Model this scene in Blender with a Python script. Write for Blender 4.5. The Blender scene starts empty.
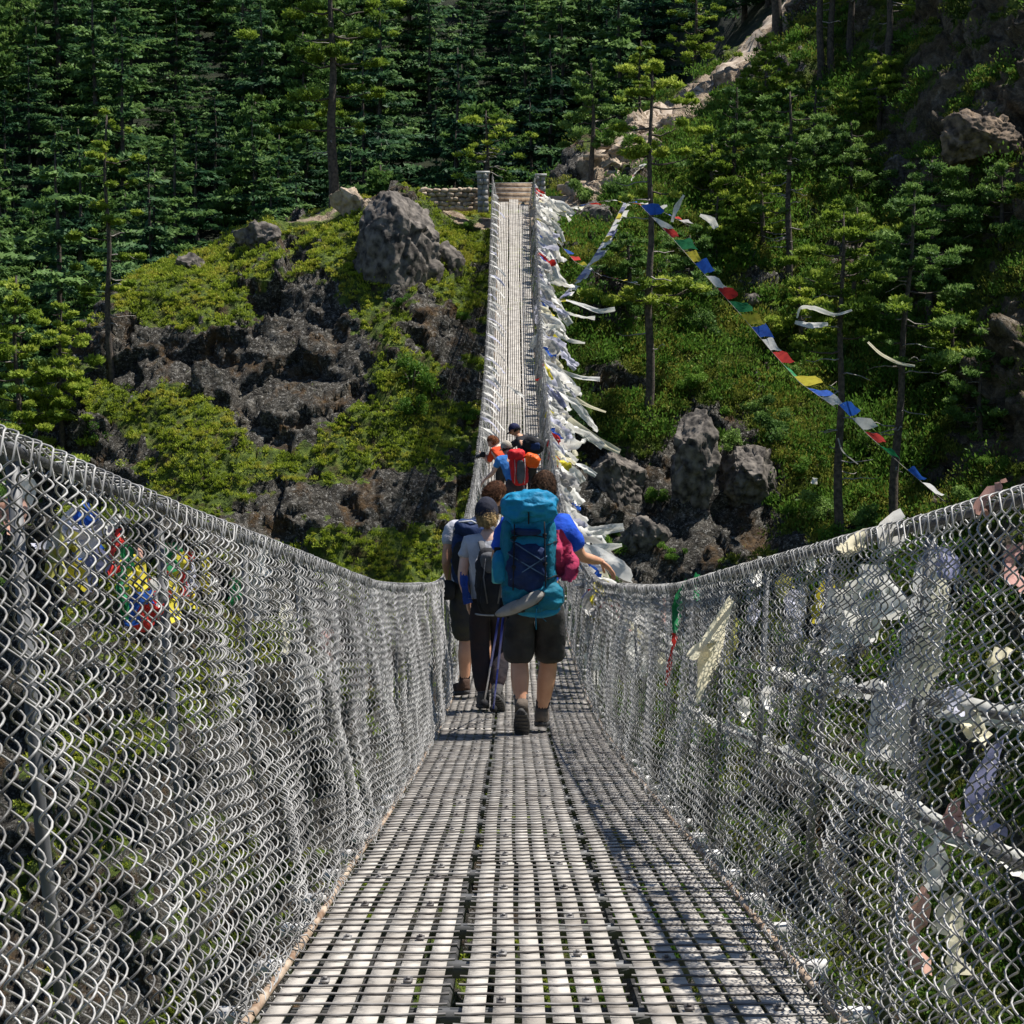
import bpy, bmesh, math, random
import numpy as np
from mathutils import Vector, Matrix, noise as mnoise
from mathutils.bvhtree import BVHTree
from math import radians as R, sin, cos, pi
random.seed(7); RNG = np.random.default_rng(11)
sc = bpy.context.scene
COL = sc.collection
# ------------------------------------------------------------ camera
F = 2000.0; HZ = 330.0
cd = bpy.data.cameras.new('camera'); cam = bpy.data.objects.new('camera', cd); COL.objects.link(cam)
cd.sensor_width = 36; cd.lens = 36*F/1024.0; cd.clip_start = 0.05; cd.clip_end = 3000
PITCH = math.atan((512-HZ)/F)
cam.rotation_euler = (pi/2-PITCH, 0, 0); cam.location = (0, 0, 0)
sc.camera = cam
CPI, SPI = cos(PITCH), sin(PITCH)
def pxdir(px, row):
    a = (px-512)/F; b = (512-row)/F
    # camera basis: right +X, forward (0,CP,-SP), up (0,SP,CP)
    return np.array([a, CPI+b*SPI, -SPI+b*CPI])
def at(px, row, y):
    d = pxdir(px, row); return d*(y/d[1])
# ------------------------------------------------------------ helpers
def link(name, data, parent=None):
    o = bpy.data.objects.new(name, data); COL.objects.link(o)
    if parent is not None: o.parent = parent
    return o
def tag(o, label=None, cat=None, group=None, kind=None):
    if label: o['label'] = label
    if cat: o['category'] = cat
    if group: o['group'] = group
    if kind: o['kind'] = kind
    return o
def thing(name, loc, label, cat, group=None, rz=0):
    o = bpy.data.objects.new(name, None); COL.objects.link(o)
    o.location = tuple(float(v) for v in loc); o.rotation_euler = (0, 0, rz); o.empty_display_size = .1
    return tag(o, label, cat, group)
def mesh_np(name, V, Q=None, T=None, mat=None, smooth=False, attrs=None, fattrs=None):
    V = np.asarray(V, dtype=np.float32).reshape(-1, 3)
    me = bpy.data.meshes.new(name)
    loops = []; starts = []; tot = []; n = 0
    if Q is not None and len(Q):
        Q = np.asarray(Q, dtype=np.int32).reshape(-1, 4); loops.append(Q.ravel())
        starts.append(n+np.arange(len(Q))*4); tot.append(np.full(len(Q), 4)); n += Q.size
    if T is not None and len(T):
        T = np.asarray(T, dtype=np.int32).reshape(-1, 3); loops.append(T.ravel())
        starts.append(n+np.arange(len(T))*3); tot.append(np.full(len(T), 3)); n += T.size
    L = np.concatenate(loops); S = np.concatenate(starts).astype(np.int32); TT = np.concatenate(tot).astype(np.int32)
    me.vertices.add(len(V)); me.vertices.foreach_set('co', V.ravel())
    me.loops.add(len(L)); me.loops.foreach_set('vertex_index', L)
    me.polygons.add(len(S)); me.polygons.foreach_set('loop_start', S); me.polygons.foreach_set('loop_total', TT)
    if smooth: me.polygons.foreach_set('use_smooth', np.ones(len(S), dtype=bool))
    me.update(calc_edges=True)
    if attrs:
        for k, a in attrs.items():
            at_ = me.attributes.new(k, 'FLOAT', 'POINT'); at_.data.foreach_set('value', np.asarray(a, dtype=np.float32))
    if mat is not None: me.materials.append(mat)
    return me
class MB:
    """collects pieces, then links them as one mesh object"""
    def __init__(s): s.V = []; s.Q = []; s.T = []; s.n = 0
    def add(s, V, Q=None, T=None):
        V = np.asarray(V, dtype=float).reshape(-1, 3)
        if Q is not None and len(Q): s.Q.append(np.asarray(Q).reshape(-1, 4)+s.n)
        if T is not None and len(T): s.T.append(np.asarray(T).reshape(-1, 3)+s.n)
        s.V.append(V); s.n += len(V); return s
    def tube(s, P, r, sides=6, caps=True, flat=None):
        V, Q, T = tube(P, r, sides, caps, flat); return s.add(V, Q, T)
    def box(s, c, size, rot=None):
        c = np.asarray(c, float); h = np.asarray(size, float)/2
        V = np.array([[x, y, z] for x in (-1, 1) for y in (-1, 1) for z in (-1, 1)])*h
        if rot is not None: V = V @ np.array(rot).T
        Q = [[0, 1, 3, 2], [4, 6, 7, 5], [0, 4, 5, 1], [2, 3, 7, 6], [0, 2, 6, 4], [1, 5, 7, 3]]
        return s.add(V+c, Q)
    def mesh(s, name, mat, smooth=False):
        return mesh_np(name, np.concatenate(s.V), np.concatenate(s.Q) if s.Q else None, np.concatenate(s.T) if s.T else None, mat, smooth)
    def build(s, name, mat, parent=None, smooth=False, origin=None):
        if origin is not None: s.V = [v-np.asarray(origin, float) for v in s.V]
        o = link(name, s.mesh(name, mat, smooth), parent)
        if origin is not None: o.location = tuple(float(v) for v in origin)
        return o
def tube(P, r, sides=6, caps=True, flat=None):
    P = np.asarray(P, float); n = len(P); r = np.broadcast_to(np.asarray(r, float), (n,))
    D = np.gradient(P, axis=0); D /= np.linalg.norm(D, axis=1)[:, None]+1e-12
    up = np.array([0, 0, 1.0]) if abs(D[:, 2]).mean() < .8 else np.array([1.0, 0, 0])
    A = np.cross(D, up); A /= np.linalg.norm(A, axis=1)[:, None]+1e-9; B = np.cross(A, D)
    th = np.arange(sides)*2*pi/sides
    fa, fb = (1, 1) if flat is None else flat
    V = P[:, None, :]+r[:, None, None]*(fa*np.cos(th)[None, :, None]*A[:, None, :]+fb*np.sin(th)[None, :, None]*B[:, None, :])
    V = V.reshape(-1, 3); i = np.arange(n-1)[:, None]*sides; j = np.arange(sides)[None, :]; k = (j+1) % sides
    Q = np.stack([i+j, i+k, i+sides+k, i+sides+j], -1).reshape(-1, 4); T = []
    if caps:
        V = np.concatenate([V, P[:1], P[-1:]]); a = n*sides
        T = [[a, (q+1) % sides, q] for q in range(sides)]+[[a+1, (n-1)*sides+q, (n-1)*sides+(q+1) % sides] for q in range(sides)]
    return V, Q, T
# ------------------------------------------------------------ vector noise
def _h(ix, iy, iz, seed):
    h = (ix.astype(np.int64)*374761393+iy.astype(np.int64)*668265263+iz.astype(np.int64)*2147483647+seed*1274126177) & 0xffffffff
    h = ((h ^ (h >> 13))*1274126177) & 0xffffffff; h = h ^ (h >> 16)
    return (h & 0xffff)/65535.0
def vnoise(p, seed=0):
    p = np.asarray(p, float); i = np.floor(p).astype(np.int64); f = p-i; u = f*f*f*(f*(f*6-15)+10)
    x, y, z = i[..., 0], i[..., 1], i[..., 2]; r = 0
    for dx in (0, 1):
        for dy in (0, 1):
            for dz in (0, 1):
                w = (u[..., 0] if dx else 1-u[..., 0])*(u[..., 1] if dy else 1-u[..., 1])*(u[..., 2] if dz else 1-u[..., 2])
                r = r+w*_h(x+dx, y+dy, z+dz, seed)
    return r*2-1
def fbm(p, o=4, seed=0, g=.5):
    p = np.asarray(p, float); r = 0; a = 1; t = 0
    for k in range(o): r = r+a*vnoise(p*2**k+k*17.3, seed+k); t += a; a *= g
    return r/t
def ridged(p, o=4, seed=0):
    p = np.asarray(p, float); r = 0; a = 1; t = 0
    for k in range(o): r = r+a*(1-np.abs(vnoise(p*2.1**k+k*9.7, seed+k))*2); t += a; a *= .5
    return r/t
def worley(p, seed=0):
    p = np.asarray(p, float); i = np.floor(p).astype(np.int64); best = np.full(p.shape[:-1], 9.0); sec = best.copy(); idv = best.copy()
    for dx in (-1, 0, 1):
        for dy in (-1, 0, 1):
            for dz in (-1, 0, 1):
                c = i+np.array([dx, dy, dz]); a, b, e = (_h(c[..., 0], c[..., 1], c[..., 2], seed+q) for q in (1, 2, 3))
                d = np.sqrt((c[..., 0]+a-p[..., 0])**2+(c[..., 1]+b-p[..., 1])**2+(c[..., 2]+e-p[..., 2])**2)
                m = d < best; sec = np.where(m, best, np.minimum(sec, d)); idv = np.where(m, _h(c[..., 0], c[..., 1], c[..., 2], seed+9), idv); best = np.where(m, d, best)
    return best, sec, idv
def facets(p, seed=0, tilt=.6, warp=.25):
    """broken-rock relief: every cell is a tilted plane, so breaks between cells are sharp"""
    p = np.asarray(p, float)+warp*np.stack([fbm(p*1.3+k*31, 2, seed+50+k) for k in range(3)], -1)
    i = np.floor(p).astype(np.int64); best = np.full(p.shape[:-1], 9.0); out = np.zeros(p.shape[:-1])
    for dx in (-1, 0, 1):
        for dy in (-1, 0, 1):
            for dz in (-1, 0, 1):
                c = i+np.array([dx, dy, dz]); h = [_h(c[..., 0], c[..., 1], c[..., 2], seed+q) for q in range(1, 8)]
                v = np.stack([p[..., 0]-c[..., 0]-h[0], p[..., 1]-c[..., 1]-h[1], p[..., 2]-c[..., 2]-h[2]], -1); d = (v**2).sum(-1); m = d < best
                val = (h[3]-.5)+tilt*2*(v[..., 0]*(h[4]-.5)+v[..., 1]*(h[5]-.5)+v[..., 2]*(h[6]-.5)); best = np.where(m, d, best); out = np.where(m, val, out)
    return out
# ------------------------------------------------------------ materials
def newmat(name):
    m = bpy.data.materials.new(name); m.use_nodes = True; nt = m.node_tree; nt.nodes.clear()
    out = nt.nodes.new('ShaderNodeOutputMaterial'); return m, nt, out
def pmat(name, c1, c2=None, scale=8, rough=.7, metal=0, bump=0, bscale=None, spec=.5, detail=4, contrast=(.35, .65), coords='Object'):
    m, nt, out = newmat(name); N = nt.nodes; L = nt.links
    b = N.new('ShaderNodeBsdfPrincipled'); L.new(b.outputs[0], out.inputs[0])
    b.inputs['Roughness'].default_value = rough; b.inputs['Metallic'].default_value = metal
    b.inputs['Specular IOR Level'].default_value = spec
    tc = N.new('ShaderNodeTexCoord')
    nz = N.new('ShaderNodeTexNoise'); nz.inputs['Scale'].default_value = scale; nz.inputs['Detail'].default_value = detail
    L.new(tc.outputs[coords], nz.inputs['Vector'])
    cr = N.new('ShaderNodeValToRGB'); cr.color_ramp.elements[0].position = contrast[0]; cr.color_ramp.elements[1].position = contrast[1]
    c2 = c2 or tuple(v*.75 for v in c1)
    cr.color_ramp.elements[0].color = (*c2, 1); cr.color_ramp.elements[1].color = (*c1, 1)
    L.new(nz.outputs['Fac'], cr.inputs[0]); L.new(cr.outputs[0], b.inputs['Base Color'])
    if bump:
        bn = N.new('ShaderNodeBump'); bn.inputs['Strength'].default_value = bump; bn.inputs['Distance'].default_value = .02
        n2 = N.new('ShaderNodeTexNoise'); n2.inputs['Scale'].default_value = bscale or scale*4; n2.inputs['Detail'].default_value = 5
        L.new(tc.outputs[coords], n2.inputs['Vector']); L.new(n2.outputs['Fac'], bn.inputs['Height']); L.new(bn.outputs[0], b.inputs['Normal'])
    return m
def leafmat(name, cols, scale=1.5, trans=.35, rough=.55):
    """cols: dark..light ramp; tint attribute + noise drives the ramp"""
    m, nt, out = newmat(name); N = nt.nodes; L = nt.links
    geo = N.new('ShaderNodeNewGeometry'); nz = N.new('ShaderNodeTexNoise'); nz.inputs['Scale'].default_value = scale; nz.inputs['Detail'].default_value = 3
    L.new(geo.outputs['Position'], nz.inputs['Vector'])
    a = N.new('ShaderNodeAttribute'); a.attribute_name = 'tint'
    oi = N.new('ShaderNodeObjectInfo')
    ad = N.new('ShaderNodeMath'); ad.operation = 'MULTIPLY_ADD'; ad.inputs[1].default_value = .55
    L.new(a.outputs['Fac'], ad.inputs[0])
    s2 = N.new('ShaderNodeMath'); s2.operation = 'MULTIPLY_ADD'; s2.inputs[1].default_value = 1.1; s2.inputs[2].default_value = -.3
    L.new(nz.outputs['Fac'], s2.inputs[0]); L.new(s2.outputs[0], ad.inputs[2])
    s3 = N.new('ShaderNodeMath'); s3.operation = 'MULTIPLY_ADD'; s3.inputs[1].default_value = .3
    L.new(oi.outputs['Random'], s3.inputs[0]); L.new(ad.outputs[0], s3.inputs[2])
    cr = N.new('ShaderNodeValToRGB'); e = cr.color_ramp.elements
    while len(e) < len(cols): e.new(.5)
    for i, c in enumerate(cols): e[i].position = .1+.85*i/(len(cols)-1); e[i].color = (*c, 1)
    L.new(s3.outputs[0], cr.inputs[0])
    b = N.new('ShaderNodeBsdfPrincipled'); b.inputs['Roughness'].default_value = rough; b.inputs['Specular IOR Level'].default_value = .12
    t = N.new('ShaderNodeBsdfTranslucent'); mx = N.new('ShaderNodeMixShader'); mx.inputs[0].default_value = trans
    L.new(cr.outputs[0], b.inputs['Base Color']); L.new(cr.outputs[0], t.inputs['Color'])
    L.new(b.outputs[0], mx.inputs[1]); L.new(t.outputs[0], mx.inputs[2]); L.new(mx.outputs[0], out.inputs[0])
    return m
def clothmat(name, c, c2=None, trans=.3, scale=6, rough=.8, bump=.3):
    m, nt, out = newmat(name); N = nt.nodes; L = nt.links
    tc = N.new('ShaderNodeTexCoord'); nz = N.new('ShaderNodeTexNoise'); nz.inputs['Scale'].default_value = scale; nz.inputs['Detail'].default_value = 5
    L.new(tc.outputs['Object'], nz.inputs['Vector'])
    cr = N.new('ShaderNodeValToRGB'); cr.color_ramp.elements[0].position = .3; cr.color_ramp.elements[1].position = .6
    c2 = c2 or tuple(v*.7 for v in c); cr.color_ramp.elements[0].color = (*c2, 1); cr.color_ramp.elements[1].color = (*c, 1)
    L.new(nz.outputs['Fac'], cr.inputs[0])
    b = N.new('ShaderNodeBsdfPrincipled'); b.inputs['Roughness'].default_value = rough; b.inputs['Specular IOR Level'].default_value = .25
    L.new(cr.outputs[0], b.inputs['Base Color'])
    if bump:
        bn = N.new('ShaderNodeBump'); bn.inputs['Strength'].default_value = bump; bn.inputs['Distance'].default_value = .02
        n2 = N.new('ShaderNodeTexNoise'); n2.inputs['Scale'].default_value = 14; n2.inputs['Detail'].default_value = 4; n2.inputs['Distortion'].default_value = 1.2
        L.new(tc.outputs['Object'], n2.inputs['Vector']); L.new(n2.outputs['Fac'], bn.inputs['Height']); L.new(bn.outputs[0], b.inputs['Normal'])
    if trans:
        t = N.new('ShaderNodeBsdfTranslucent'); L.new(cr.outputs[0], t.inputs['Color']); mx = N.new('ShaderNodeMixShader'); mx.inputs[0].default_value = trans
        L.new(b.outputs[0], mx.inputs[1]); L.new(t.outputs[0], mx.inputs[2]); L.new(mx.outputs[0], out.inputs[0])
    else: L.new(b.outputs[0], out.inputs[0])
    return m
# ------------------------------------------------------------ world + sun
SUN = np.array([.56, .16, 0.0]); SUN_EL = R(64)
az = math.atan2(SUN[0], SUN[1])          # from +Y towards +X
w = bpy.data.worlds.new('World'); sc.world = w; w.use_nodes = True
wn = w.node_tree; bg = wn.nodes['Background']; sky = wn.nodes.new('ShaderNodeTexSky'); sky.sky_type = 'NISHITA'; sky.sun_disc = False
sky.sun_elevation = SUN_EL; sky.sun_rotation = az; sky.altitude = 3000
wn.links.new(sky.outputs[0], bg.inputs[0]); bg.inputs[1].default_value = .09
sl = bpy.data.lights.new('sun', 'SUN'); sl.energy = 5.0; sl.angle = R(.5); sl.color = (1, .955, .89)
so = bpy.data.objects.new('sun', sl); COL.objects.link(so)
sd = Vector((sin(az)*cos(SUN_EL), cos(az)*cos(SUN_EL), sin(SUN_EL)))
so.rotation_euler = sd.to_track_quat('Z', 'Y').to_euler(); so.location = (0, 0, 60)
sc.view_settings.view_transform = 'Standard'; sc.view_settings.look = 'None'; sc.view_settings.gamma = 1; sc.view_settings.exposure = 0.64
# ============================================================ terrain
YS = [-80, -45, -20, 10, 40, 50, 58, 63, 66, 69, 72, 76, 80, 86, 95, 110, 130, 150, 200, 260, 420]
PRE = [18, 2, -32, -42]
def pst(l): return [-80+100, -6, -36, -42][:0]+[20, -6, -36, -42]+l
LEFTB = [0, 27, 60, 150]
XT = [
 (-300, [-10, -8, -6, -5, -4, -3, -2, 0, 2, 4, 6, 10, 14], [22, 50, 85, 170]),
 (-45, [-38, -34, -30, -27, -25, -23, -21, -19, -17, -15, -12, -8, -6], [0, 27, 60, 150]),
 (-19.5, [-38, -33, -26, -21, -18, -15.5, -13.5, -12, -11.5, -11, -10, -8, -6], LEFTB),
 (-17.3, [-38, -31, -21, -14.5, -10.5, -7.5, -5.5, -4.5, -5, -7, -8, -7.5, -5.5], LEFTB),
 (-15.6, [-38, -30, -18, -10.5, -6.2, -2.6, -.6, .3, 0, -3, -6, -6.5, -5], LEFTB),
 (-14, [-38, -28, -16, -9.5, -5.5, -1.8, .9, 2.4, 2, -1, -5, -6, -5], LEFTB),
 (-10.6, [-36, -24, -14, -8, -4.5, -1.3, 1.5, 3.3, 3.3, 1.2, -2, -5, -4], LEFTB),
 (-6, [-36, -24, -14, -8, -4.5, -1.0, 2.3, 4.8, 4.9, 3.6, 1, -3, -3], LEFTB),
 (-4, [-36, -24, -14, -8, -4.3, -.9, 2.5, 5.0, 5.1, 4.2, 2, -2, -2], LEFTB),
 (-1.2, [-36, -24, -14, -8.5, -5.2, -2.2, .9, 3.9, 4.6, 4.6, 3.2, 0, -1], LEFTB),
 (1, [-36, -24, -14, -8.5, -5.2, -2.2, .9, 3.9, 4.6, 5.3, 4.8, 2, 0], LEFTB),
 (3, [-36, -24, -14, -8.5, -5.2, -2.2, .8, 4.0, 6.0, 7.2, 7.4, 4, 1], LEFTB),
 (5.2, [-36, -24, -13.5, -8.5, -5.3, -2.5, .3, 3.8, 6.3, 8.7, 9.0, 8, 5], [4, 27, 60, 150]),
 (8, [-36, -24, -13.5, -8.5, -5.5, -3, -.5, 3, 6.1, 9.7, 11.2, 10.5, 9], [10, 29, 62, 150]),
 (11.5, [-36, -23, -13, -8, -5.5, -3, -.7, 2.6, 6, 10.3, 13.8, 15, 16], [19, 36, 68, 155]),
 (14.6, [-34, -21, -11, -7, -4.8, -2.6, -.2, 3.2, 6.6, 11.6, 17, 23, 29], [36, 56, 84, 170]),
 (16.6, [-32, -18, -8, -3.6, -1.2, 1.2, 4.2, 8.2, 12, 17, 24, 34, 44], [52, 76, 104, 190]),
 (20, [-28, -12, -2, 2, 5, 8, 11, 15, 19, 25, 32, 42, 52], [62, 88, 118, 200]),
 (34, [-28, -12, -1, 3, 6, 9, 12, 16, 20, 25, 32, 42, 52], [62, 88, 118, 200]),
 (300, [0, 8, 14, 18, 21, 24, 27, 31, 35, 40, 50, 60, 70], [80, 106, 136, 220]),
]
XS = np.array([t[0] for t in XT], float)
ZT = np.array([[20, -6, -36, -42]+t[1]+t[2] for t in XT], float)
YSA = np.array(YS, float)
i146 = list(XS).index(14.6); i115 = i146-1
for i in range(i146+1, len(XS)):
    m = (YSA >= 40) & (YSA <= 95); ZT[i, m] = ZT[i146, m]+.8*(ZT[i, m]-ZT[i146, m])
for i in range(i115, len(XS)):
    m = YSA >= 110; ZT[i, m] = np.minimum(ZT[i, m], 17+(YSA[m]-110)*.30+np.clip(XS[i]-11, 0, 10)*.2)
def zbase(x, y):
    x = np.asarray(x, float); y = np.asarray(y, float)
    i = np.clip(np.searchsorted(XS, x)-1, 0, len(XS)-2); fx = np.clip((x-XS[i])/(XS[i+1]-XS[i]), 0, 1)
    j = np.clip(np.searchsorted(YSA, y)-1, 0, len(YSA)-2); fy = np.clip((y-YSA[j])/(YSA[j+1]-YSA[j]), 0, 1)
    return (ZT[i, j]*(1-fx)*(1-fy)+ZT[i+1, j]*fx*(1-fy)+ZT[i, j+1]*(1-fx)*fy+ZT[i+1, j+1]*fx*fy)
gx = np.concatenate([-24-np.geomspace(.2, 276, 46)[::-1], np.arange(-24, -20, .3), np.arange(-20, 23, .1), 23+np.geomspace(.2, 277, 46)])
gy = np.concatenate([np.arange(-80, 40, 4), np.arange(40, 50, .6), np.arange(50, 60, .15), np.arange(60, 84, .085), np.arange(84, 100, .2), 100+np.geomspace(.4, 320, 80)])
GX, GY = np.meshgrid(gx, gy, indexing='ij'); nx_, ny_ = GX.shape
GZ = zbase(GX, GY)
def smooth_(a, n):
    for _ in range(n):
        b = a.copy(); b[1:-1, :] = (a[:-2, :]+a[1:-1, :]*2+a[2:, :])/4; a = b
        b = a.copy(); b[:, 1:-1] = (a[:, :-2]+a[:, 1:-1]*2+a[:, 2:])/4; a = b
    return a
fine = (GY > 49) & (GY < 100) & (GX > -21) & (GX < 23.5)
GZ = smooth_(GZ, 30)
TP = np.stack([GX, GY, GZ], -1)
dzdx = np.gradient(GZ, axis=0)/np.gradient(GX, axis=0); dzdy = np.gradient(GZ, axis=1)/np.gradient(GY, axis=1)
NRM = np.stack([-dzdx, -dzdy, np.ones_like(GZ)], -1); NRM /= np.linalg.norm(NRM, axis=-1)[..., None]
# greenness mask (moss / soil cover) from world noise + placed patches
def blobs(P, L):
    m = np.zeros(P.shape[:-1])
    for (px, row, y, rx, rz, wgt) in L:
        c = at(px, row, y); d = ((P[..., 0]-c[0])/rx)**2+((P[..., 2]-c[2])/rz)**2
        m = m+wgt*np.exp(-d)
    return m
GB = [(180, 275, 74, 1.8, .9, .9), (215, 300, 74, 1.8, .8, .7), (345, 235, 75, 1.3, 1.0, .9), (370, 260, 74, .9, .8, .8), (150, 300, 72, 1.0, .8, .6), (250, 225, 76, 2, .5, .5), (445, 215, 76, .8, .7, .9), (460, 250, 74, .8, .8, .8), (465, 290, 73, .9, .7, .9), (410, 380, 70, 1.6, 1.2, .9), (430, 430, 69, 1.5, 1.0, .7), (390, 320, 72, .6, .5, .7),
      (200, 430, 68, 2.2, .8, .7), (140, 400, 68, 1.4, .9, .6), (330, 450, 67, 2.0, .7, .8), (230, 480, 66, 2.2, .8, .7), (330, 550, 65, 1.6, .8, .6), (420, 550, 65, 1.6, .8, .6), (90, 400, 68, .9, .8, .5), (360, 410, 69, 1.2, .5, .6),
      (290, 340, 71, 1.6, 1.2, -.8), (290, 400, 69, 1.8, 1.2, -.8), (340, 370, 70, 1.5, 1.3, -.8), (200, 360, 70, 1.6, .8, -.6), (400, 480, 67, 2, 1, -.7), (250, 440, 68, 1, .8, -.4), (450, 340, 72, .9, .8, -.7), (130, 350, 70, 1, .9, -.5), (290, 500, 66, 1.5, .8, -.4),
      (600, 480, 66, 1.3, 1.4, -.7), (690, 490, 65, 1.3, 2.0, -.8), (760, 500, 64, 1.8, 2.0, -.9), (640, 550, 64, 2.5, 1.2, -.9), (590, 220, 78, 1.4, .9, -.6), (600, 330, 72, 1, 2, -.3), (700, 230, 78, 2, 1, .4), (760, 150, 86, 3, 3, .5), (850, 470, 64, 2.2, 1.8, .6), (880, 400, 66, 2, 1.5, .5), (720, 360, 68, 2.5, 1.2, .5), (640, 440, 67, 1.5, .6, .7),
      (960, 130, 80, 1.9, 3.0, -.35), (1010, 330, 70, 1.2, 1.8, -.35), (1000, 60, 84, 2.6, 2.4, -.3), (1000, 440, 66, 1.0, 1.4, -.7), (640, 130, 86, 2.4, .9, -.9), (590, 165, 82, 2, .6, -1.0), (720, 85, 90, 2.2, .9, -.7)]
gm = .48+.55*fbm(TP*.55, 4, 3)+.25*fbm(TP*2.2, 3, 5)+.35*(NRM[..., 2]-.65)+np.where(GX > 1.5, .17, 0)+np.clip((GX-14)/2, 0, 1)*.16
gm = gm+blobs(TP, GB)*.75
gm = np.where(fine, gm, .8)
gm = gm-.10+.30*fbm(TP*np.array([1.3, 1.3, 2.2]), 4, 15)+.18*fbm(TP*5, 2, 16)
green = np.clip((gm-.42)/.16, 0, 1)
# rock displacement along the normal
rk = 1-green*.7
ST = TP@np.array([[.92, 0, .39], [0, 1, 0], [-.39, 0, .92]])       # tilted bedding
f1 = facets(ST*np.array([.42, .42, .50]), 4, .55, .15); f2 = facets(ST*np.array([1.1, 1.1, 1.5]), 8, .7, .15); f3 = facets(ST*np.array([3.0, 3.0, 4.6]), 12, .9)
disp = .45*fbm(TP*.3, 3, 31)+(.85*f1+.27*f2+.09*f3+.05*ridged(TP*.8, 3, 41)-.1)*rk+.05*fbm(TP*5, 3, 61)+.10*fbm(TP*1.6, 2, 63)
amp = np.where(fine, 1.0+.9*np.clip((GX-14.5)/2.5, 0, 1)*(GX < 23), 0.35)
# keep the bridge landing clear
near_land = np.exp(-(((GX-.1)/1.6)**2))*(1/(1+np.exp(-(GY-74)*1.5)))*(1/(1+np.exp((GY-81)*1.5)))
TD = TP+NRM*(disp*amp*(1-near_land))[..., None]
TD[..., 2] = np.where(near_land > .3, np.minimum(TD[..., 2], 4.62+np.clip(GY-76.2, 0, 9)*.1), TD[..., 2])
du = np.gradient(TD, axis=0); dv = np.gradient(TD, axis=1); NR2 = np.cross(du, dv); NR2 /= np.linalg.norm(NR2, axis=-1)[..., None]+1e-9
nzs = smooth_(NR2[..., 2], 2)                    # moss settles on ledges, not on the faces
green = np.clip((gm+.75*(nzs-.52)-.40)/.16, 0, 1); green = np.where(fine, green, .8)
idx = np.arange(nx_*ny_).reshape(nx_, ny_)
TQ = np.stack([idx[:-1, :-1], idx[1:, :-1], idx[1:, 1:], idx[:-1, 1:]], -1).reshape(-1, 4)
# terrain material
m, nt, out = newmat('hillside_rock_and_moss'); N = nt.nodes; L = nt.links
tc = N.new('ShaderNodeNewGeometry')
def nz(scale, detail=5, dist=0, rough=.6):
    n = N.new('ShaderNodeTexNoise'); n.inputs['Scale'].default_value = scale; n.inputs['Detail'].default_value = detail; n.inputs['Distortion'].default_value = dist; n.inputs['Roughness'].default_value = rough
    L.new(tc.outputs['Position'], n.inputs['Vector']); return n.outputs['Fac']
def ramp(src, pts):
    c = N.new('ShaderNodeValToRGB'); e = c.color_ramp.elements
    while len(e) < len(pts): e.new(.5)
    for i, (p, col) in enumerate(pts): e[i].position = p; e[i].color = (*col, 1)
    L.new(src, c.inputs[0]); return c.outputs[0]
def mixc(f, a, b):
    x = N.new('ShaderNodeMix'); x.data_type = 'RGBA'
    if isinstance(f, float): x.inputs[0].default_value = f
    else: L.new(f, x.inputs[0])
    L.new(a, x.inputs[6]); L.new(b, x.inputs[7]); return x.outputs[2]
rock = ramp(nz(3.4, 10, .9, .78), [(.38, (.012, .010, .007)), (.48, (.045, .040, .031)), (.57, (.125, .113, .092)), (.67, (.42, .395, .345))])
lich = ramp(nz(9, 6, .3, .8), [(.54, (0, 0, 0)), (.62, (1, 1, 1))])
lc = N.new('ShaderNodeRGB'); lc.outputs[0].default_value = (.46, .44, .40, 1)
rock = mixc(lich, rock, lc.outputs[0])
rust = ramp(nz(.9, 5, .4), [(.53, (0, 0, 0)), (.66, (.8, .8, .8))])
rc = ramp(nz(5, 5), [(.35, (.055, .03, .012)), (.65, (.20, .11, .035))])
rock = mixc(rust, rock, rc)
moss = ramp(nz(3.2, 7, .2, .7), [(.3, (.022, .036, .006)), (.46, (.075, .12, .014)), (.58, (.17, .24, .03)), (.7, (.36, .40, .06))])
brn = ramp(nz(1.7, 5), [(.5, (0, 0, 0)), (.68, (1, 1, 1))])
bc = ramp(nz(6, 5), [(.35, (.04, .028, .012)), (.65, (.13, .09, .035))])
moss = mixc(brn, moss, bc)
sx_ = N.new('ShaderNodeSeparateXYZ'); L.new(tc.outputs['Position'], sx_.inputs[0])
cx_ = N.new('ShaderNodeMapRange'); cx_.inputs[1].default_value = 12.5; cx_.inputs[2].default_value = 16.5; cx_.inputs[3].default_value = 0; cx_.inputs[4].default_value = .8
L.new(sx_.outputs[0], cx_.inputs[0])
brock = ramp(nz(1.6, 8, .8, .75), [(.34, (.035, .028, .02)), (.46, (.15, .115, .08)), (.56, (.30, .23, .15)), (.68, (.52, .46, .38))])
rock = mixc(cx_.outputs[0], rock, brock)
ga = N.new('ShaderNodeAttribute'); ga.attribute_name = 'green'
gn = N.new('ShaderNodeMath'); gn.operation = 'MULTIPLY_ADD'; gn.inputs[1].default_value = 2.0; gn.inputs[2].default_value = -.92
L.new(nz(5, 6, .5), gn.inputs[0])
gs = N.new('ShaderNodeMath'); gs.operation = 'ADD'; L.new(ga.outputs['Fac'], gs.inputs[0]); L.new(gn.outputs[0], gs.inputs[1])
gr = ramp(gs.outputs[0], [(.42, (0, 0, 0)), (.56, (1, 1, 1))])
colr = mixc(gr, rock, moss)
sy_ = N.new('ShaderNodeMapRange'); sy_.inputs[1].default_value = 96; sy_.inputs[2].default_value = 104; L.new(sx_.outputs[1], sy_.inputs[0])
fl_ = ramp(nz(1.1, 6, .4, .7), [(.35, (.006, .009, .004)), (.55, (.02, .03, .010)), (.72, (.055, .06, .022))])
colr = mixc(sy_.outputs[0], colr, fl_)
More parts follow.
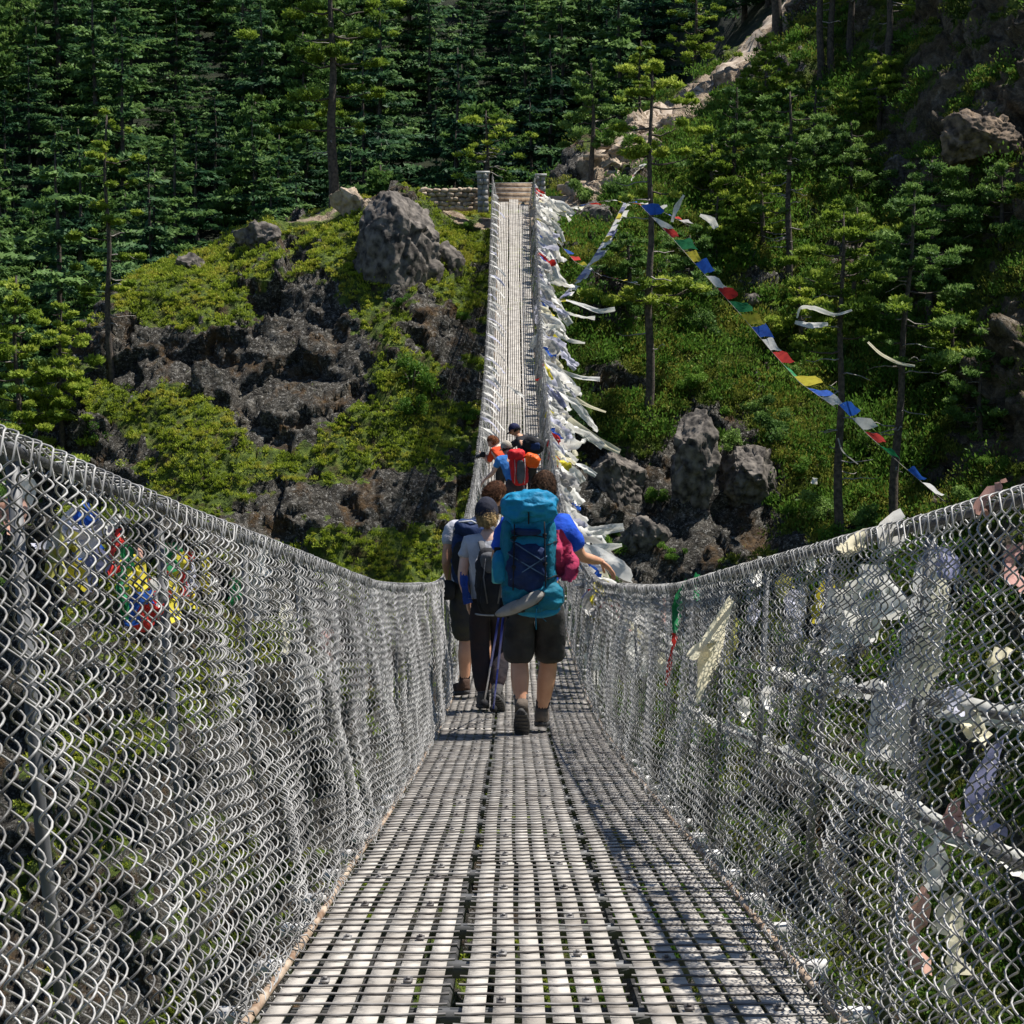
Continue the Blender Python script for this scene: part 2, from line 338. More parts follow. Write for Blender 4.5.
sw_ = N.new('ShaderNodeMapRange'); sw_.inputs[1].default_value = -19; sw_.inputs[2].default_value = -22; L.new(sx_.outputs[0], sw_.inputs[0])
colr = mixc(sw_.outputs[0], colr, fl_)
pa = N.new('ShaderNodeAttribute'); pa.attribute_name = 'trail'
pc = ramp(nz(3.5, 6, .3, .7), [(.3, (.17, .115, .075)), (.5, (.48, .37, .26)), (.7, (.70, .58, .44))])
pr = ramp(pa.outputs['Fac'], [(.45, (0, 0, 0)), (.6, (1, 1, 1))])
colr = mixc(pr, colr, pc)
b = N.new('ShaderNodeBsdfPrincipled'); b.inputs['Roughness'].default_value = .85; b.inputs['Specular IOR Level'].default_value = .3
L.new(colr, b.inputs['Base Color'])
bh = N.new('ShaderNodeMath'); bh.operation = 'MULTIPLY_ADD'; bh.inputs[1].default_value = .5
L.new(nz(14, 6, .4, .75), bh.inputs[0]); L.new(nz(3.5, 6, 1.0, .7), bh.inputs[2])
bn = N.new('ShaderNodeBump'); bn.inputs['Strength'].default_value = 1.0; bn.inputs['Distance'].default_value = .4
L.new(bh.outputs[0], bn.inputs['Height']); L.new(bn.outputs[0], b.inputs['Normal']); L.new(b.outputs[0], out.inputs[0])
M_TERR = m
# bare trail dirt and stones: from the landing up the ridge to the right
trail_pts = np.array([[.1, 77.5], [1.6, 79.5], [3.4, 82.5], [5.4, 86], [7.6, 89.5], [10.2, 93], [12.2, 95.5], [13.5, 99]])
def seg_dist(x, y, P):
    d = np.full(x.shape, 1e9)
    for a, b_ in zip(P[:-1], P[1:]):
        v = b_-a; t = np.clip(((x-a[0])*v[0]+(y-a[1])*v[1])/(v@v), 0, 1)
        d = np.minimum(d, np.hypot(x-a[0]-t*v[0], y-a[1]-t*v[1]))
    return d
td = np.minimum(seg_dist(GX, GY, trail_pts), seg_dist(GX, GY+1.3, trail_pts)+.1)+.7*fbm(TP*1.0, 3, 77)
trail = np.clip(1.5-td/1.5, 0, 1)*(GY > 76)
crest = np.clip(1-np.abs(GY-77.5-.6*np.sin(GX))/2.0, 0, 1)*(GX < -1.5)*(GX > -9)*.9*(.8+.6*fbm(TP*1.0, 3, 81))
trail = np.maximum(trail, crest)
terr = link('hillside', mesh_np('hillside', TD, TQ, None, M_TERR, False, {'green': green.ravel(), 'trail': trail.ravel()}))
tag(terr, kind='structure')
TDf = TD.reshape(-1, 3)
BV = BVHTree.FromPolygons([tuple(v) for v in TDf.tolist()], TQ.tolist())
def drop(x, y, z0=400):
    h = BV.ray_cast(Vector((float(x), float(y), z0)), Vector((0, 0, -1)))
    return h[0].z if h[0] is not None else float(zbase(x, y))
def hit(px, row):
    d = pxdir(px, row); h = BV.ray_cast(Vector((0, 0, 0)), Vector(d).normalized())
    return (np.array(h[0]), np.array(h[1])) if h[0] is not None else (None, None)
# the trail itself, laid over the hillside as its own sheet
tp = np.array([np.interp(np.linspace(0, 7, 90), np.arange(8), trail_pts[:, k]) for k in (0, 1)]).T
tg = np.gradient(tp, axis=0); tg /= np.linalg.norm(tg, axis=1)[:, None]
PV = []
for i, (p, g_) in enumerate(zip(tp, tg)):
    nrm = np.array([g_[1], -g_[0]])
    for k in range(9):
        q = p+nrm*(k-4)/4*(.62+.12*sin(i*.9)+.1*sin(i*2.3+k)); PV.append([q[0], q[1], drop(q[0], q[1])+.05-.09*(abs(k-4) == 4)])
pi_ = np.arange(90*9).reshape(90, 9)
path = link('path', mesh_np('path', PV, np.stack([pi_[:-1, :-1], pi_[1:, :-1], pi_[1:, 1:], pi_[:-1, 1:]], -1).reshape(-1, 4), None,
    pmat('trail_dirt', (.50, .42, .33), (.24, .18, .13), 3, .95, 0, .8, 12)))
tag(path, kind='structure')
# ============================================================ vegetation
M_BARK = pmat('pine_bark', (.11, .085, .065), (.035, .028, .024), 9, .95, 0, .9, 30)
M_DEAD = pmat('bare_dead_wood', (.34, .31, .28), (.15, .13, .115), 12, .9, 0, .4)
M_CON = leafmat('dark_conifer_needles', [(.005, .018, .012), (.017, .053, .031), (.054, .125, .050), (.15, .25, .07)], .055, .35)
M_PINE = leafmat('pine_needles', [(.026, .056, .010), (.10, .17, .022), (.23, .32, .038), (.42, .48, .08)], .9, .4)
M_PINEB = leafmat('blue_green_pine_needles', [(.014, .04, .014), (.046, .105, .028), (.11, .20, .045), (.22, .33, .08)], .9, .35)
M_SHRUB = leafmat('broad_shrub_leaves', [(.018, .048, .008), (.045, .11, .015), (.085, .18, .025), (.17, .29, .045)], 1.2, .4)
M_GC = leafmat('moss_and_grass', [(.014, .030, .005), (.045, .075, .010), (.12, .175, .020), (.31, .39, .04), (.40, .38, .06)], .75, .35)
def leaves(C, size, rng, elong=1.6, flat=0.0, dirs=None, tintv=None, lay=0.0):
    """one small diamond-shaped blade per centre"""
    n = len(C); A = rng.normal(size=(n, 3)); A[:, 2] *= (1-flat)
    if dirs is not None: A = A*.55+dirs
    A /= np.linalg.norm(A, axis=1)[:, None]+1e-9
    U = rng.normal(size=(n, 3))*(1-lay)+np.array([0, -.35, 1.0])*lay*1.6; B = np.cross(A, U); B /= np.linalg.norm(B, axis=1)[:, None]+1e-9
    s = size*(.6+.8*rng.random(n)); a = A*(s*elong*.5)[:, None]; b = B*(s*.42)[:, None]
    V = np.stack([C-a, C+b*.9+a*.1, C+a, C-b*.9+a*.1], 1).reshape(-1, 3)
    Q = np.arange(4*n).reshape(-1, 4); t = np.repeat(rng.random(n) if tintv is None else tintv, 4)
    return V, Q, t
def conifer_meshes(seed, H=12, W=2.6, nb=21, per=8, leaf=.18):
    rng = np.random.default_rng(seed); C = []; D = []; tn = []
    for k in range(nb):
        f = (k+.5)/nb; z = H*(.10+.88*f)+rng.normal()*.1; r = W*(1-f)**.85*(.6+.75*rng.random())+.12
        m_ = max(4, int(per*(1-f*.5)))
        a0 = rng.random()*6
        for q in range(m_):
            if rng.random() < .12: continue
            a = a0+q*2*pi/m_+rng.normal()*.2; L_ = r*(.65+.5*rng.random()); npts = int(14+L_*44)
            t = rng.random(npts)**.65; w_ = .34*(1-t*.45)*L_*.55+.05
            x = np.cos(a)*L_*t-np.sin(a)*rng.normal(size=npts)*w_; y = np.sin(a)*L_*t+np.cos(a)*rng.normal(size=npts)*w_
            zz = z+rng.normal()*.12-.42*L_*t+.34*L_*t*t+rng.normal(size=npts)*.035
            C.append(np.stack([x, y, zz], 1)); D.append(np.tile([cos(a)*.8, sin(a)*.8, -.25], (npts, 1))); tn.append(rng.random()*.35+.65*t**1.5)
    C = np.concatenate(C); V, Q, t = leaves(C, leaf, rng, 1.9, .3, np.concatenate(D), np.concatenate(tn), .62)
    cr = mesh_np('crown', V, Q, None, M_CON, False, {'tint': t})
    mb = MB(); zz = np.linspace(-1.2, H*.97, 9); mb.tube(np.stack([.06*np.sin(zz), .05*np.cos(zz*.7), zz], 1), np.linspace(.2, .02, 9), 6)
    return cr, mb.mesh('trunk', M_BARK, True)
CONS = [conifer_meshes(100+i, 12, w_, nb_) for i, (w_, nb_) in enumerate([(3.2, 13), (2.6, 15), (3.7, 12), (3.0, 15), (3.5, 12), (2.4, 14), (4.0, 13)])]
def plant_tree(name, loc, crown, trunk, label, cat, group, scale=1, rz=0, extra=()):
    t = thing(name, loc, label, cat, group, rz); t.scale = (scale if isinstance(scale, tuple) else (scale,)*3)
    if trunk is not None: link('trunk', trunk, t)
    if crown is not None: link('crown', crown, t)
    for n_, me in extra: link(n_, me, t)
    return t
# --- the forest across the valley (each tree its own thing)
rng = np.random.default_rng(5); spots = []
cand = 0
for row_y in np.arange(72, 232, 5.4):
    for cx in np.arange(-64, 44, 6.0):
        x = cx+rng.normal()*1.6+(2.6 if int(row_y*10) % 2 else 0); y = row_y+rng.normal()*1.5
        px = 512+x/y*F
        if px < (-240 if y < 125 else -70) or px > 900: continue
        if y < 103 and x > -22.5: continue
        z = drop(x, y); r = HZ-z/y*F
        if r < -8 or r > (900 if x < -22 else 470): continue
        if px > 690 and y < 103: continue
        if y < 122 and -17 < x < 8: continue
        if 200 < px < 690 and y < 118: continue
        # skip the ones hidden behind the mound
        zt_ = z+11; h_ = BV.ray_cast(Vector((0, 0, 0)), Vector((x, y, zt_)).normalized())
        if h_[0] is not None and h_[0].y < y-12: continue
        spots.append((x, y, z))
print('forest', len(spots))
if len(spots) > 296:
    spots = [spots[i] for i in sorted(rng.permutation(len(spots))[:296])]
# --- pines that stand on the near hillside
def pine(seed, H, clumps, r0=.16, lean=(0, 0), mat=None, blade=.09, dens=1050, deadn=6, base=-1.0, limbs=True):
    """clumps: (height fraction, direction deg, reach, width, thickness)"""
    rng = np.random.default_rng(seed); mb = MB()
    zz = np.linspace(base, H, 14); f = np.clip(zz/H, 0, 1)
    ax = np.stack([lean[0]*f**1.4+.05*np.sin(zz*1.3+seed), lean[1]*f+.05*np.cos(zz*1.1+seed), zz], 1)
    mb.tube(ax, r0*(1-.86*f)**.9+.012, 8); trunk = mb
    def axp(h): return np.array([np.interp(h, zz, ax[:, k]) for k in range(3)])
    C = []; tn = []; D = []
    lb = MB()
    for (hf, ang, reach, wd, th) in clumps:
        a = R(ang); p0 = axp(hf*H); tip = p0+np.array([cos(a)*reach, sin(a)*reach, .12*reach+rng.normal()*.05])
        if limbs and reach > .15:
            t = np.linspace(0, 1, 6)[:, None]; pts = p0*(1-t)+tip*t; pts[:, 2] -= .10*reach*np.sin(t[:, 0]*pi)
            pts += rng.normal(size=pts.shape)*.02*reach; pts[0] = p0; mb.tube(pts, np.linspace(r0*.28, .012, 6), 5)
        sub = max(3, int(wd*5))
        for s_ in range(sub):      # small tufts make up the clump
            cc = tip+rng.normal(size=3)*np.array([wd*.55, wd*.5, th*.5]); cc = cc+(p0-tip)*rng.random()*.45
            rr = wd*rng.uniform(.14, .46); n = int(dens*rr*(.5+wd*.2)*rng.uniform(.5, 1.2))
            q = rng.normal(size=(n, 3)); q /= np.linalg.norm(q, axis=1)[:, None]; q *= (rng.random(n)**.45)[:, None]
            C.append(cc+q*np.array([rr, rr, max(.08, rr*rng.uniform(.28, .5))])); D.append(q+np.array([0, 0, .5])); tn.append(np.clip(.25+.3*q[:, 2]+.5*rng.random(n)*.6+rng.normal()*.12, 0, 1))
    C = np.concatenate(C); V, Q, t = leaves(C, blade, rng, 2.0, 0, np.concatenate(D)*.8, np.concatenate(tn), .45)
    extra = []
    if deadn:
        db = MB()
        for k in range(deadn):
            h = H*rng.uniform(.18, .75); a = rng.random()*2*pi; L_ = rng.uniform(.4, 1.25)*H*.09+.3; p = axp(h); pts = [p]
            for q in range(5):
                p = p+np.array([cos(a), sin(a), rng.normal()*.25-.05])*L_/5; a += rng.normal()*.35; pts.append(p)
            db = MB(); db.tube(np.array(pts), np.linspace(.03, .008, 6), 4); extra.append(('dead_branch', db.mesh('dead_branch', M_DEAD, True)))
    return mesh_np('crown', V, Q, None, mat or M_PINE, False, {'tint': t}), trunk.mesh('trunk', M_BARK, True), extra
def ring(seed, h0, h1, n, reach0, reach1, wd=1.0, th=.35):
    rng = np.random.default_rng(seed); o = []
    for i in range(n):
        f = (i+.5)/n; o.append((h0+(h1-h0)*f+rng.normal()*.01, (i*137+rng.normal()*20) % 360, (reach0*(1-f)+reach1*f)*(.7+.5*rng.random()), wd*(1-.4*f)*(.8+.4*rng.random()), th))
    return o
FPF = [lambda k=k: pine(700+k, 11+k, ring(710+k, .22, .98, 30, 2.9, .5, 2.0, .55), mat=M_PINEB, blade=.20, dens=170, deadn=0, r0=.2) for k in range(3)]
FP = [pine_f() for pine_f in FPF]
for i, (x, y, z) in enumerate(spots):
    if i % 5 == 2:
        c_, t_, ex_ = FP[(i//5) % 3]; s = rng.uniform(.75, 1.25)
        plant_tree('pine_tree', (x, y, z-.3), c_, t_, 'rounder blue-green pine mixed into the conifer forest behind the bridge', 'pine tree', 'rounder pines of the forest behind the bridge', s, rng.random()*6); continue
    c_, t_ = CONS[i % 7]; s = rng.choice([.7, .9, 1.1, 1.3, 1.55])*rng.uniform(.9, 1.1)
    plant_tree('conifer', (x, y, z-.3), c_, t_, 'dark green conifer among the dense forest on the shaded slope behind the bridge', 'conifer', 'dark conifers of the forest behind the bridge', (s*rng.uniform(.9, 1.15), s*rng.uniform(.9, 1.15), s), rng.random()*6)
def hero(px, row, y, H, clumps, label, seed, mat=None, group=None, cat='pine tree', **kw):
    p = at(px, row, y); z = drop(p[0], p[1])
    if z < p[2]-.5 or z > p[2]+.5:
        h_, n_ = hit(px, row)
        if h_ is not None and abs(h_[1]-y) < 16: H = H*h_[1]/y; p = h_; z = p[2]
    c_, t_, ex = pine(seed, H, clumps, mat=mat, **kw)
    return plant_tree('pine_tree', (p[0], p[1], min(p[2], z+.3)), c_, t_, label, cat, group, 1, 0, ex)
# tall lit pine above the mound, its top above the frame
hero(333, 200, 79, 10.2, [(.28, 185, 1.6, .9, .25), (.29, 350, 1.2, .8, .25), (.40, 180, 1.7, 1.1, .3), (.41, 10, 1.4, 1.0, .3), (.52, 170, 1.3, .9, .3), (.53, 350, 1.7, 1.1, .3), (.62, 190, 1.5, 1.1, .3), (.63, 5, 1.5, 1.2, .3), (.72, 160, 1.5, 1.0, .3), (.73, 20, 1.8, 1.2, .3), (.82, 200, 1.3, 1, .3), (.83, -10, 1.6, 1.1, .3), (.92, 120, .8, 1, .3), (.93, 300, .9, 1, .3), (1.0, 0, .1, .8, .4), (.35, 90, 1.2, .8, .25), (.57, 270, 1.2, .8, .25)],
     'tall straight pine on the crest of the mound, its top cut off by the frame', 1, r0=.2, deadn=8)
hero(110, 372, 68, 8.6, [(.30, 190, .7, .7, .3), (.32, 340, .6, .6, .3), (.42, 180, .8, .7, .25), (.44, 20, .6, .6, .25), (.52, 170, .9, .6, .2), (.60, 0, .5, .8, .25), (.66, 190, .5, .6, .2), (.73, 10, .8, .6, .25), (.77, 180, .8, .6, .22), (.82, 10, .9, .6, .22), (.84, 200, .6, .6, .22), (.90, 150, .3, .6, .3), (.95, 20, .3, .5, .3), (1.0, 0, .05, .35, .35)],
     'slender yellow-green pine rising from the left shoulder of the rock mound', 2, r0=.11, deadn=8, dens=2000)
hero(18, 425, 67, 8.2, ring(30, .2, .97, 26, 1.5, .3, 1.15, .3), 'bushy pine at the left edge of the photo, left of the mound', 3, r0=.13)
hero(62, 452, 70, 5.0, ring(31, .2, .97, 18, 1.0, .25, 1.0, .3), 'smaller green pine between the left edge and the slender yellow-green pine', 33, r0=.1)
hero(487, 188, 90, 5.3, [(.45, 180, .9, .7, .2), (.15, 190, 1.3, .8, .25), (.18, 170, 1.9, .8, .2), (.62, 180, 1.2, .8, .25), (.66, 0, .8, .8, .25), (.74, 160, .6, .8, .25), (.78, 350, 1.3, .8, .2), (.9, 200, 1.4, .8, .25), (.92, 20, .8, .8, .2), (.98, 0, .2, .6, .2), (.84, 0, .4, .6, .2)],
     'ragged pine with bare grey branches right behind the left pillar of the bridge', 4, r0=.11, deadn=26, dens=600)
hero(592, 178, 93, 5.2, ring(41, .28, .97, 16, 1.1, .25, .9, .4), 'dense bushy pine above the stone steps, left of the trail', 5, r0=.1, mat=M_PINEB, deadn=2)
hero(649, 415, 66, 11.4, [(.33, 175, 1.1, 1.1, .28), (.34, 5, 1.3, 1.1, .28), (.36, 200, .4, 1.0, .25), (.37, -30, .6, 1.0, .25), (.35, 340, 1.9, .7, .2), (.62, 180, .7, .7, .25), (.64, 10, .9, .9, .25), (.72, 0, 1.3, .9, .25), (.74, 175, .9, .8, .25), (.80, 350, .9, .9, .25), (.82, 190, 1.0, .8, .25), (.88, 10, 1.4, .9, .25), (.9, 180, .9, .8, .25), (.95, 20, .8, .8, .3), (.99, 180, .5, .8, .3), (1.0, 0, .05, .6, .3), (.77, 90, .6, .8, .25)],
     'tall thin pine right of the bridge with one broad flat clump halfway up', 6, r0=.15, deadn=8)
hero(788, 285, 80, 7.6, [(.38, 180, .9, .9, .2), (.62, 0, .4, 1.0, .25), (.66, 180, .9, 1.0, .25), (.74, 10, 1.2, 1.0, .25), (.78, 190, 1.3, .9, .25), (.86, 350, 1.0, .9, .25), (.9, 170, .9, .8, .25), (.97, 0, .3, .8, .3), (.8, 90, .6, .9, .25), (.7, 270, .6, .9, .25)],
     'pine with a bare grey-branched lower trunk in the middle of the right slope', 7, r0=.13, deadn=26, mat=M_PINEB)
hero(838, 548, 60, 10.2, [(.58, 180, 1.1, .9, .2), (.62, 0, .9, .9, .22), (.68, 200, 1.1, 1.0, .25), (.70, 340, 1.1, 1.0, .25), (.78, 170, 1.2, 1.1, .3), (.80, 20, .7, 1.1, .3), (.86, 190, .8, 1.1, .3), (.9, 0, .8, 1.0, .3), (.96, 160, .4, .9, .3), (1.0, 0, .1, .6, .3), (.74, 90, .7, 1, .25)],
     'thin pine with a long bare trunk where the flag string passes, left of its twin', 8, r0=.15, deadn=18)
hero(893, 530, 61, 10.4, [(.50, 0, 1.0, 1.0, .22), (.55, 180, 1.0, .9, .22), (.60, 350, 1.3, 1.1, .25), (.64, 170, 1.0, 1.0, .25), (.70, 10, 1.4, 1.1, .28), (.74, 190, 1.0, 1.1, .28), (.80, 0, 1.2, 1.2, .3), (.84, 180, .9, 1.0, .3), (.9, 20, .8, 1.0, .3), (.95, 190, .5, .9, .3), (1.0, 0, .1, .7, .3), (.77, 270, .7, 1, .25), (.66, 90, .7, 1, .25)],
     'thin pine with a bare trunk behind the right handrail, the rightmost of the two', 9, r0=.15, lean=(.55, 0), deadn=14, mat=M_PINEB)
hero(930, 330, 67, 5.6, ring(51, .2, .97, 24, 1.9, .5, 1.15, .4), 'broad bushy pine in front of the mossy cliff on the right', 10, r0=.13, mat=M_PINEB)
hero(855, 300, 70, 3.2, ring(52, .2, .97, 13, 1.4, .4, 1.0, .35), 'low spreading pine left of the broad bushy pine by the cliff', 11, r0=.09)
for i, (px, row, y, H, tp_) in enumerate([(776, 38, 97, 9, 'thick dark trunk at the top end of the trail near the top edge'), (820, 66, 95, 9, 'straight dark trunk, left one of a close pair near the top edge'), (831, 72, 94, 9, 'straight dark trunk, right one of a close pair near the top edge'), (851, 52, 97, 9, 'thin dark trunk just right of the close pair near the top edge'), (888, 78, 93, 9, 'tall grey trunk with bare twigs, rightmost of the trunks near the top edge')]):
    hero(px, row, y, H, ring(60+i, .62, 1, 14, 1.5, .5, 1.2, .3)+ring(80+i, .3, .5, 2, .7, .6, .6, .2), tp_, 20+i, r0=(.24 if i == 0 else .15), deadn=10, base=-2)
for i, (px, row, y, H, n, lab) in enumerate([
    (712, 215, 81, 2.8, 12, 'round pine crown below the light trail on the right ridge'),
    (735, 190, 84, 4.2, 14, 'pine with layered green boughs under the trail, left of the grey-branched pine'), (716, 265, 77, 2.6, 10, 'small low pine beside the top of the flag string'),
    (850, 210, 79, 3.4, 12, 'low pine below the row of dark trunks on the upper right slope'), (765, 120, 88, 3.6, 13, 'shaded pine just below the thick dark trunk'), (628, 300, 72, 2.4, 9, 'low pine close to the scarves, left of the flat-clump pine'),
    (800, 350, 71, 2.3, 9, 'small pine under the hanging white scarves on the right slope'), (980, 440, 62, 2.6, 10, 'dark low pine at the right edge below the cliff'), (695, 60, 97, 4.4, 14, 'pine standing behind the bend of the trail near the top'),
    (735, 20, 104, 5, 15, 'pine in the gap left of the thick dark trunk, cut by the frame'), (640, 60, 110, 6, 16, 'pale green pine beyond the ridge, left of the trail bend'), (690, 300, 75, 2.4, 9, 'small pine between the flat-clump pine and the flag string'), (762, 250, 80, 3.0, 11, 'pine touching the grey-branched pine on its left side'), (815, 165, 86, 3.2, 12, 'pine under the close pair of dark trunks'), (880, 130, 86, 3.2, 12, 'pine at the upper edge of the cliff, under the grey trunk'), (915, 300, 70, 3.4, 12, 'low pine squeezed behind the broad bushy pine'), (950, 400, 66, 3.0, 11, 'pine under the cliff, right of the rightmost bare trunk'), (1000, 250, 70, 3.0, 11, 'pine against the right edge of the photo under the cliff overhang'), (420, 205, 96, 5.2, 15, 'green pine just behind the crest of the mound, left of the ragged pine')]):
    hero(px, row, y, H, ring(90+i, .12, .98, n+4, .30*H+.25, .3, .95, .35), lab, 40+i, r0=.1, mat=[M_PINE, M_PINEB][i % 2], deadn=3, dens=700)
# --- shrubs that stand out, one by one
def shrub_mesh(seed, R_=.5, n=1800, blade=.045, mat=None):
    rng = np.random.default_rng(seed); C = []; D = []; T_ = []
    for k in range(9):
        c0 = rng.normal(size=3)*R_*np.array([.45, .45, .25])+np.array([0, 0, R_*.45]); rr = R_*rng.uniform(.3, .5); m_ = n//9
        q = rng.normal(size=(m_, 3)); q /= np.linalg.norm(q, axis=1)[:, None]; q *= (rng.random(m_)**.4)[:, None]
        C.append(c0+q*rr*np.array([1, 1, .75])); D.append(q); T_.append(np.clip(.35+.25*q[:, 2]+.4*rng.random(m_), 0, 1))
    V, Q, t = leaves(np.concatenate(C), blade, rng, 1.5, 0, np.concatenate(D)*.7, np.concatenate(T_))
    mb = MB()
    for k in range(4): a = k*1.6; mb.tube([[0, 0, -.25], [.1*cos(a), .1*sin(a), R_*.25], [R_*.4*cos(a), R_*.4*sin(a), R_*.6]], [.025, .018, .008], 5)
    return mesh_np('foliage', V, Q, None, mat or M_SHRUB, False, {'tint': t}), mb.mesh('stem', M_BARK)
SH = [shrub_mesh(200+i) for i in range(4)]+[shrub_mesh(210+i, .5, 1600, .05, M_PINEB) for i in range(2)]
def shrub(px, row, s, v, label, group=None):
    p, n = hit(px, row)
    if p is None: return
    f_, st = SH[v]; t = thing('shrub', p+n*.05, label, 'shrub', group, random.random()*6); t.scale = (s, s, s)
    link('foliage', f_, t); link('stem', st, t)
for (px, row, s, v, lab) in [(412, 385, 1.5, 0, 'bright green shrub in the crevice left of the bridge, the upper large one'), (432, 392, 1.1, 1, 'green shrub touching the upper large one on its right'), (415, 412, 1.2, 2, 'green shrub directly under the upper large one beside the bridge'),
    (400, 308, .7, 3, 'tuft of grass-green shrub below the big dark boulder'), (98, 440, .9, 0, 'small bright shrub above the left netting'), (470, 230, .6, 1, 'small green shrub beside the left stone pillar'), (655, 500, .9, 2, 'green shrub between the two grey boulders right of the scarves'),
    (668, 560, .8, 3, 'leafy shrub under the tall grey boulder'), (612, 535, .6, 0, 'little shrub beside the scarf-covered handrail'), (700, 435, 1.0, 1, 'shrub on top of the tall grey boulder'), (460, 320, .6, 2, 'small shrub on the ledge left of the bridge'),
    (740, 300, .9, 4, 'dull green shrub beside the small grey rock under the flag string'), (870, 455, 1.2, 0, 'shrub between the two bare pine trunks'), (800, 470, 1.2, 2, 'shrub left of the left bare pine trunk'), (930, 400, 1.3, 5, 'dark shrub right of the rightmost bare trunk'),
    (690, 390, 1.2, 3, 'shrub right of the flat-clump pine trunk'), (620, 430, .8, 1, 'shrub above the slanted boulder by the scarves'), (760, 420, 1.3, 5, 'dark shrub above the cracked rock face'), (145, 265, .7, 1, 'yellow-lit shrub on the left end of the crest'), (470, 420, .8, 3, 'shrub against the left netting of the far span')]:
    shrub(px, row, s, v, lab)
rs = np.random.default_rng(404); near = [('above', 'left bare trunk', 838, 420), ('right of', 'flat-clump pine', 665, 400), ('below', 'flag string', 760, 350), ('near', 'grey-branched pine', 788, 250)]
k_ = 0
for i in range(400):
    if k_ >= 46: break
    px, row = rs.uniform(560, 1010), rs.uniform(110, 560); p, n_ = hit(px, row)
    if p is None or p[1] > 96 or n_[2] < .25: continue
    k_ += 1; shrub(px, row, rs.uniform(.7, 1.7), [0, 2, 4, 5, 4, 5, 1][k_ % 7], 'rounded green shrub, one of many scattered over the slope right of the bridge', 'shrubs scattered over the right slope')
# --- ground cover: grass, moss cushions and leaves nobody could count
rng = np.random.default_rng(77)
def ground_cover(name, nclump, sel, rmin, rmax, per, blade, mat, dirup=.6):
    P = TDf.reshape(nx_, ny_, 3); I = np.argwhere(sel); w_ = I[rng.integers(0, len(I), nclump)]
    c = P[w_[:, 0], w_[:, 1]]; nn = NRM[w_[:, 0], w_[:, 1]]; c = c+rng.normal(size=c.shape)*.05
    rr = rng.uniform(rmin, rmax, nclump)*(0.5+rng.random(nclump))
    q = rng.normal(size=(nclump, per, 3)); q /= np.linalg.norm(q, axis=2)[..., None]; q *= (rng.random((nclump, per))**.5)[..., None]
    q[..., 2] = np.abs(q[..., 2])*.75
    C = (c[:, None, :]+q*rr[:, None, None]).reshape(-1, 3); D = (q*.5+np.array([0, 0, dirup])+nn[:, None, :]*.4).reshape(-1, 3)
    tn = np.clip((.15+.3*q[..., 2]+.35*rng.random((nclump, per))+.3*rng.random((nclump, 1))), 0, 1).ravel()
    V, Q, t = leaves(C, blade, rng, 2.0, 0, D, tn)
    o = link(name, mesh_np(name, V, Q, None, mat, False, {'tint': t})); tag(o, kind='stuff'); return o
vis = fine & (GY < 96)
g2 = green+.35*fbm(TP*1.5, 4, 91)+.30*fbm(TP*5.0, 3, 92)
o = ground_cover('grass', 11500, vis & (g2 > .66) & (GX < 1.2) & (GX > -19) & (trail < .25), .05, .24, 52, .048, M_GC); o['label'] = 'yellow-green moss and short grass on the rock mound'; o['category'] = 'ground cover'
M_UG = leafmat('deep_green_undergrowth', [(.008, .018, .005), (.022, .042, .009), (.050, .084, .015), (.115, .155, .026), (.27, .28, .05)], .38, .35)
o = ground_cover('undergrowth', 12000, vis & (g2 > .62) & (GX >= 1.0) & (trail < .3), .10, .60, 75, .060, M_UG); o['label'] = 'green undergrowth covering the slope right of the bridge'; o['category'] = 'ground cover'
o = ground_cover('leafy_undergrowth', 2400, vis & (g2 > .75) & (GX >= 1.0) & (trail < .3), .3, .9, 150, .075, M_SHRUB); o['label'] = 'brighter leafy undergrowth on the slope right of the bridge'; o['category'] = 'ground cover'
# --- boulders
M_CLIFF = pmat('brown_cliff_rock', (.24, .17, .11), (.04, .028, .02), 3, .9, 0, 1.0, 9, contrast=(.36, .66), detail=9)
M_ROCK = pmat('grey_boulder', (.19, .165, .14), (.022, .018, .015), 3.5, .9, 0, 1.0, 9, contrast=(.36, .66), detail=9)
M_ROCKL = pmat('pale_weathered_stone', (.52, .42, .31), (.20, .145, .10), 3, .9, 0, .9, 12, contrast=(.3, .7))
def boulder(px, row, w_, h_, d_, seed, label, mat=None, sink=.35, tilt=0, yshift=0):
    p, n = hit(px, row)
    if p is None: return
    bm = bmesh.new(); bmesh.ops.create_icosphere(bm, subdivisions=6 if w_ > 1.5 else (5 if w_ > .8 else 4), radius=1)
    V = np.array([v.co[:] for v in bm.verts]); Fc = [[v.index for v in f.verts] for f in bm.faces]; bm.free()
    N_ = V.copy(); S = V*np.array([w_, d_, h_])*.5
    # blocky: push towards a few cutting planes
    rg = np.random.default_rng(seed)
    for k in range(14):
        a = rg.normal(size=3); a /= np.linalg.norm(a); lim = rg.uniform(.5, .85); dd = V@a; V = V-np.clip(dd-lim, 0, 9)[:, None]*a
    S = V*np.array([w_, d_, h_])*.5*1.3; q = S+seed*7.1
    S = S+N_*(.13*facets(q*np.array([1.2, 1.2, .8]), seed, .8, .12)+.055*facets(q*np.array([3.6, 3.6, 2.4]), seed+3, .9, .12)+.03*fbm(q*8, 3, seed)-.03)[:, None]*min(w_, 1.5)
    c_, s_ = cos(R(tilt)), sin(R(tilt)); S = S@np.array([[c_, 0, s_], [0, 1, 0], [-s_, 0, c_]])
    o = link('boulder', mesh_np('boulder', S, None, Fc, mat or M_ROCK, False)); o.location = tuple(float(v) for v in p+np.array([0, d_*(sink-.5)+yshift+.2, 0]))
    return tag(o, label, 'boulder')
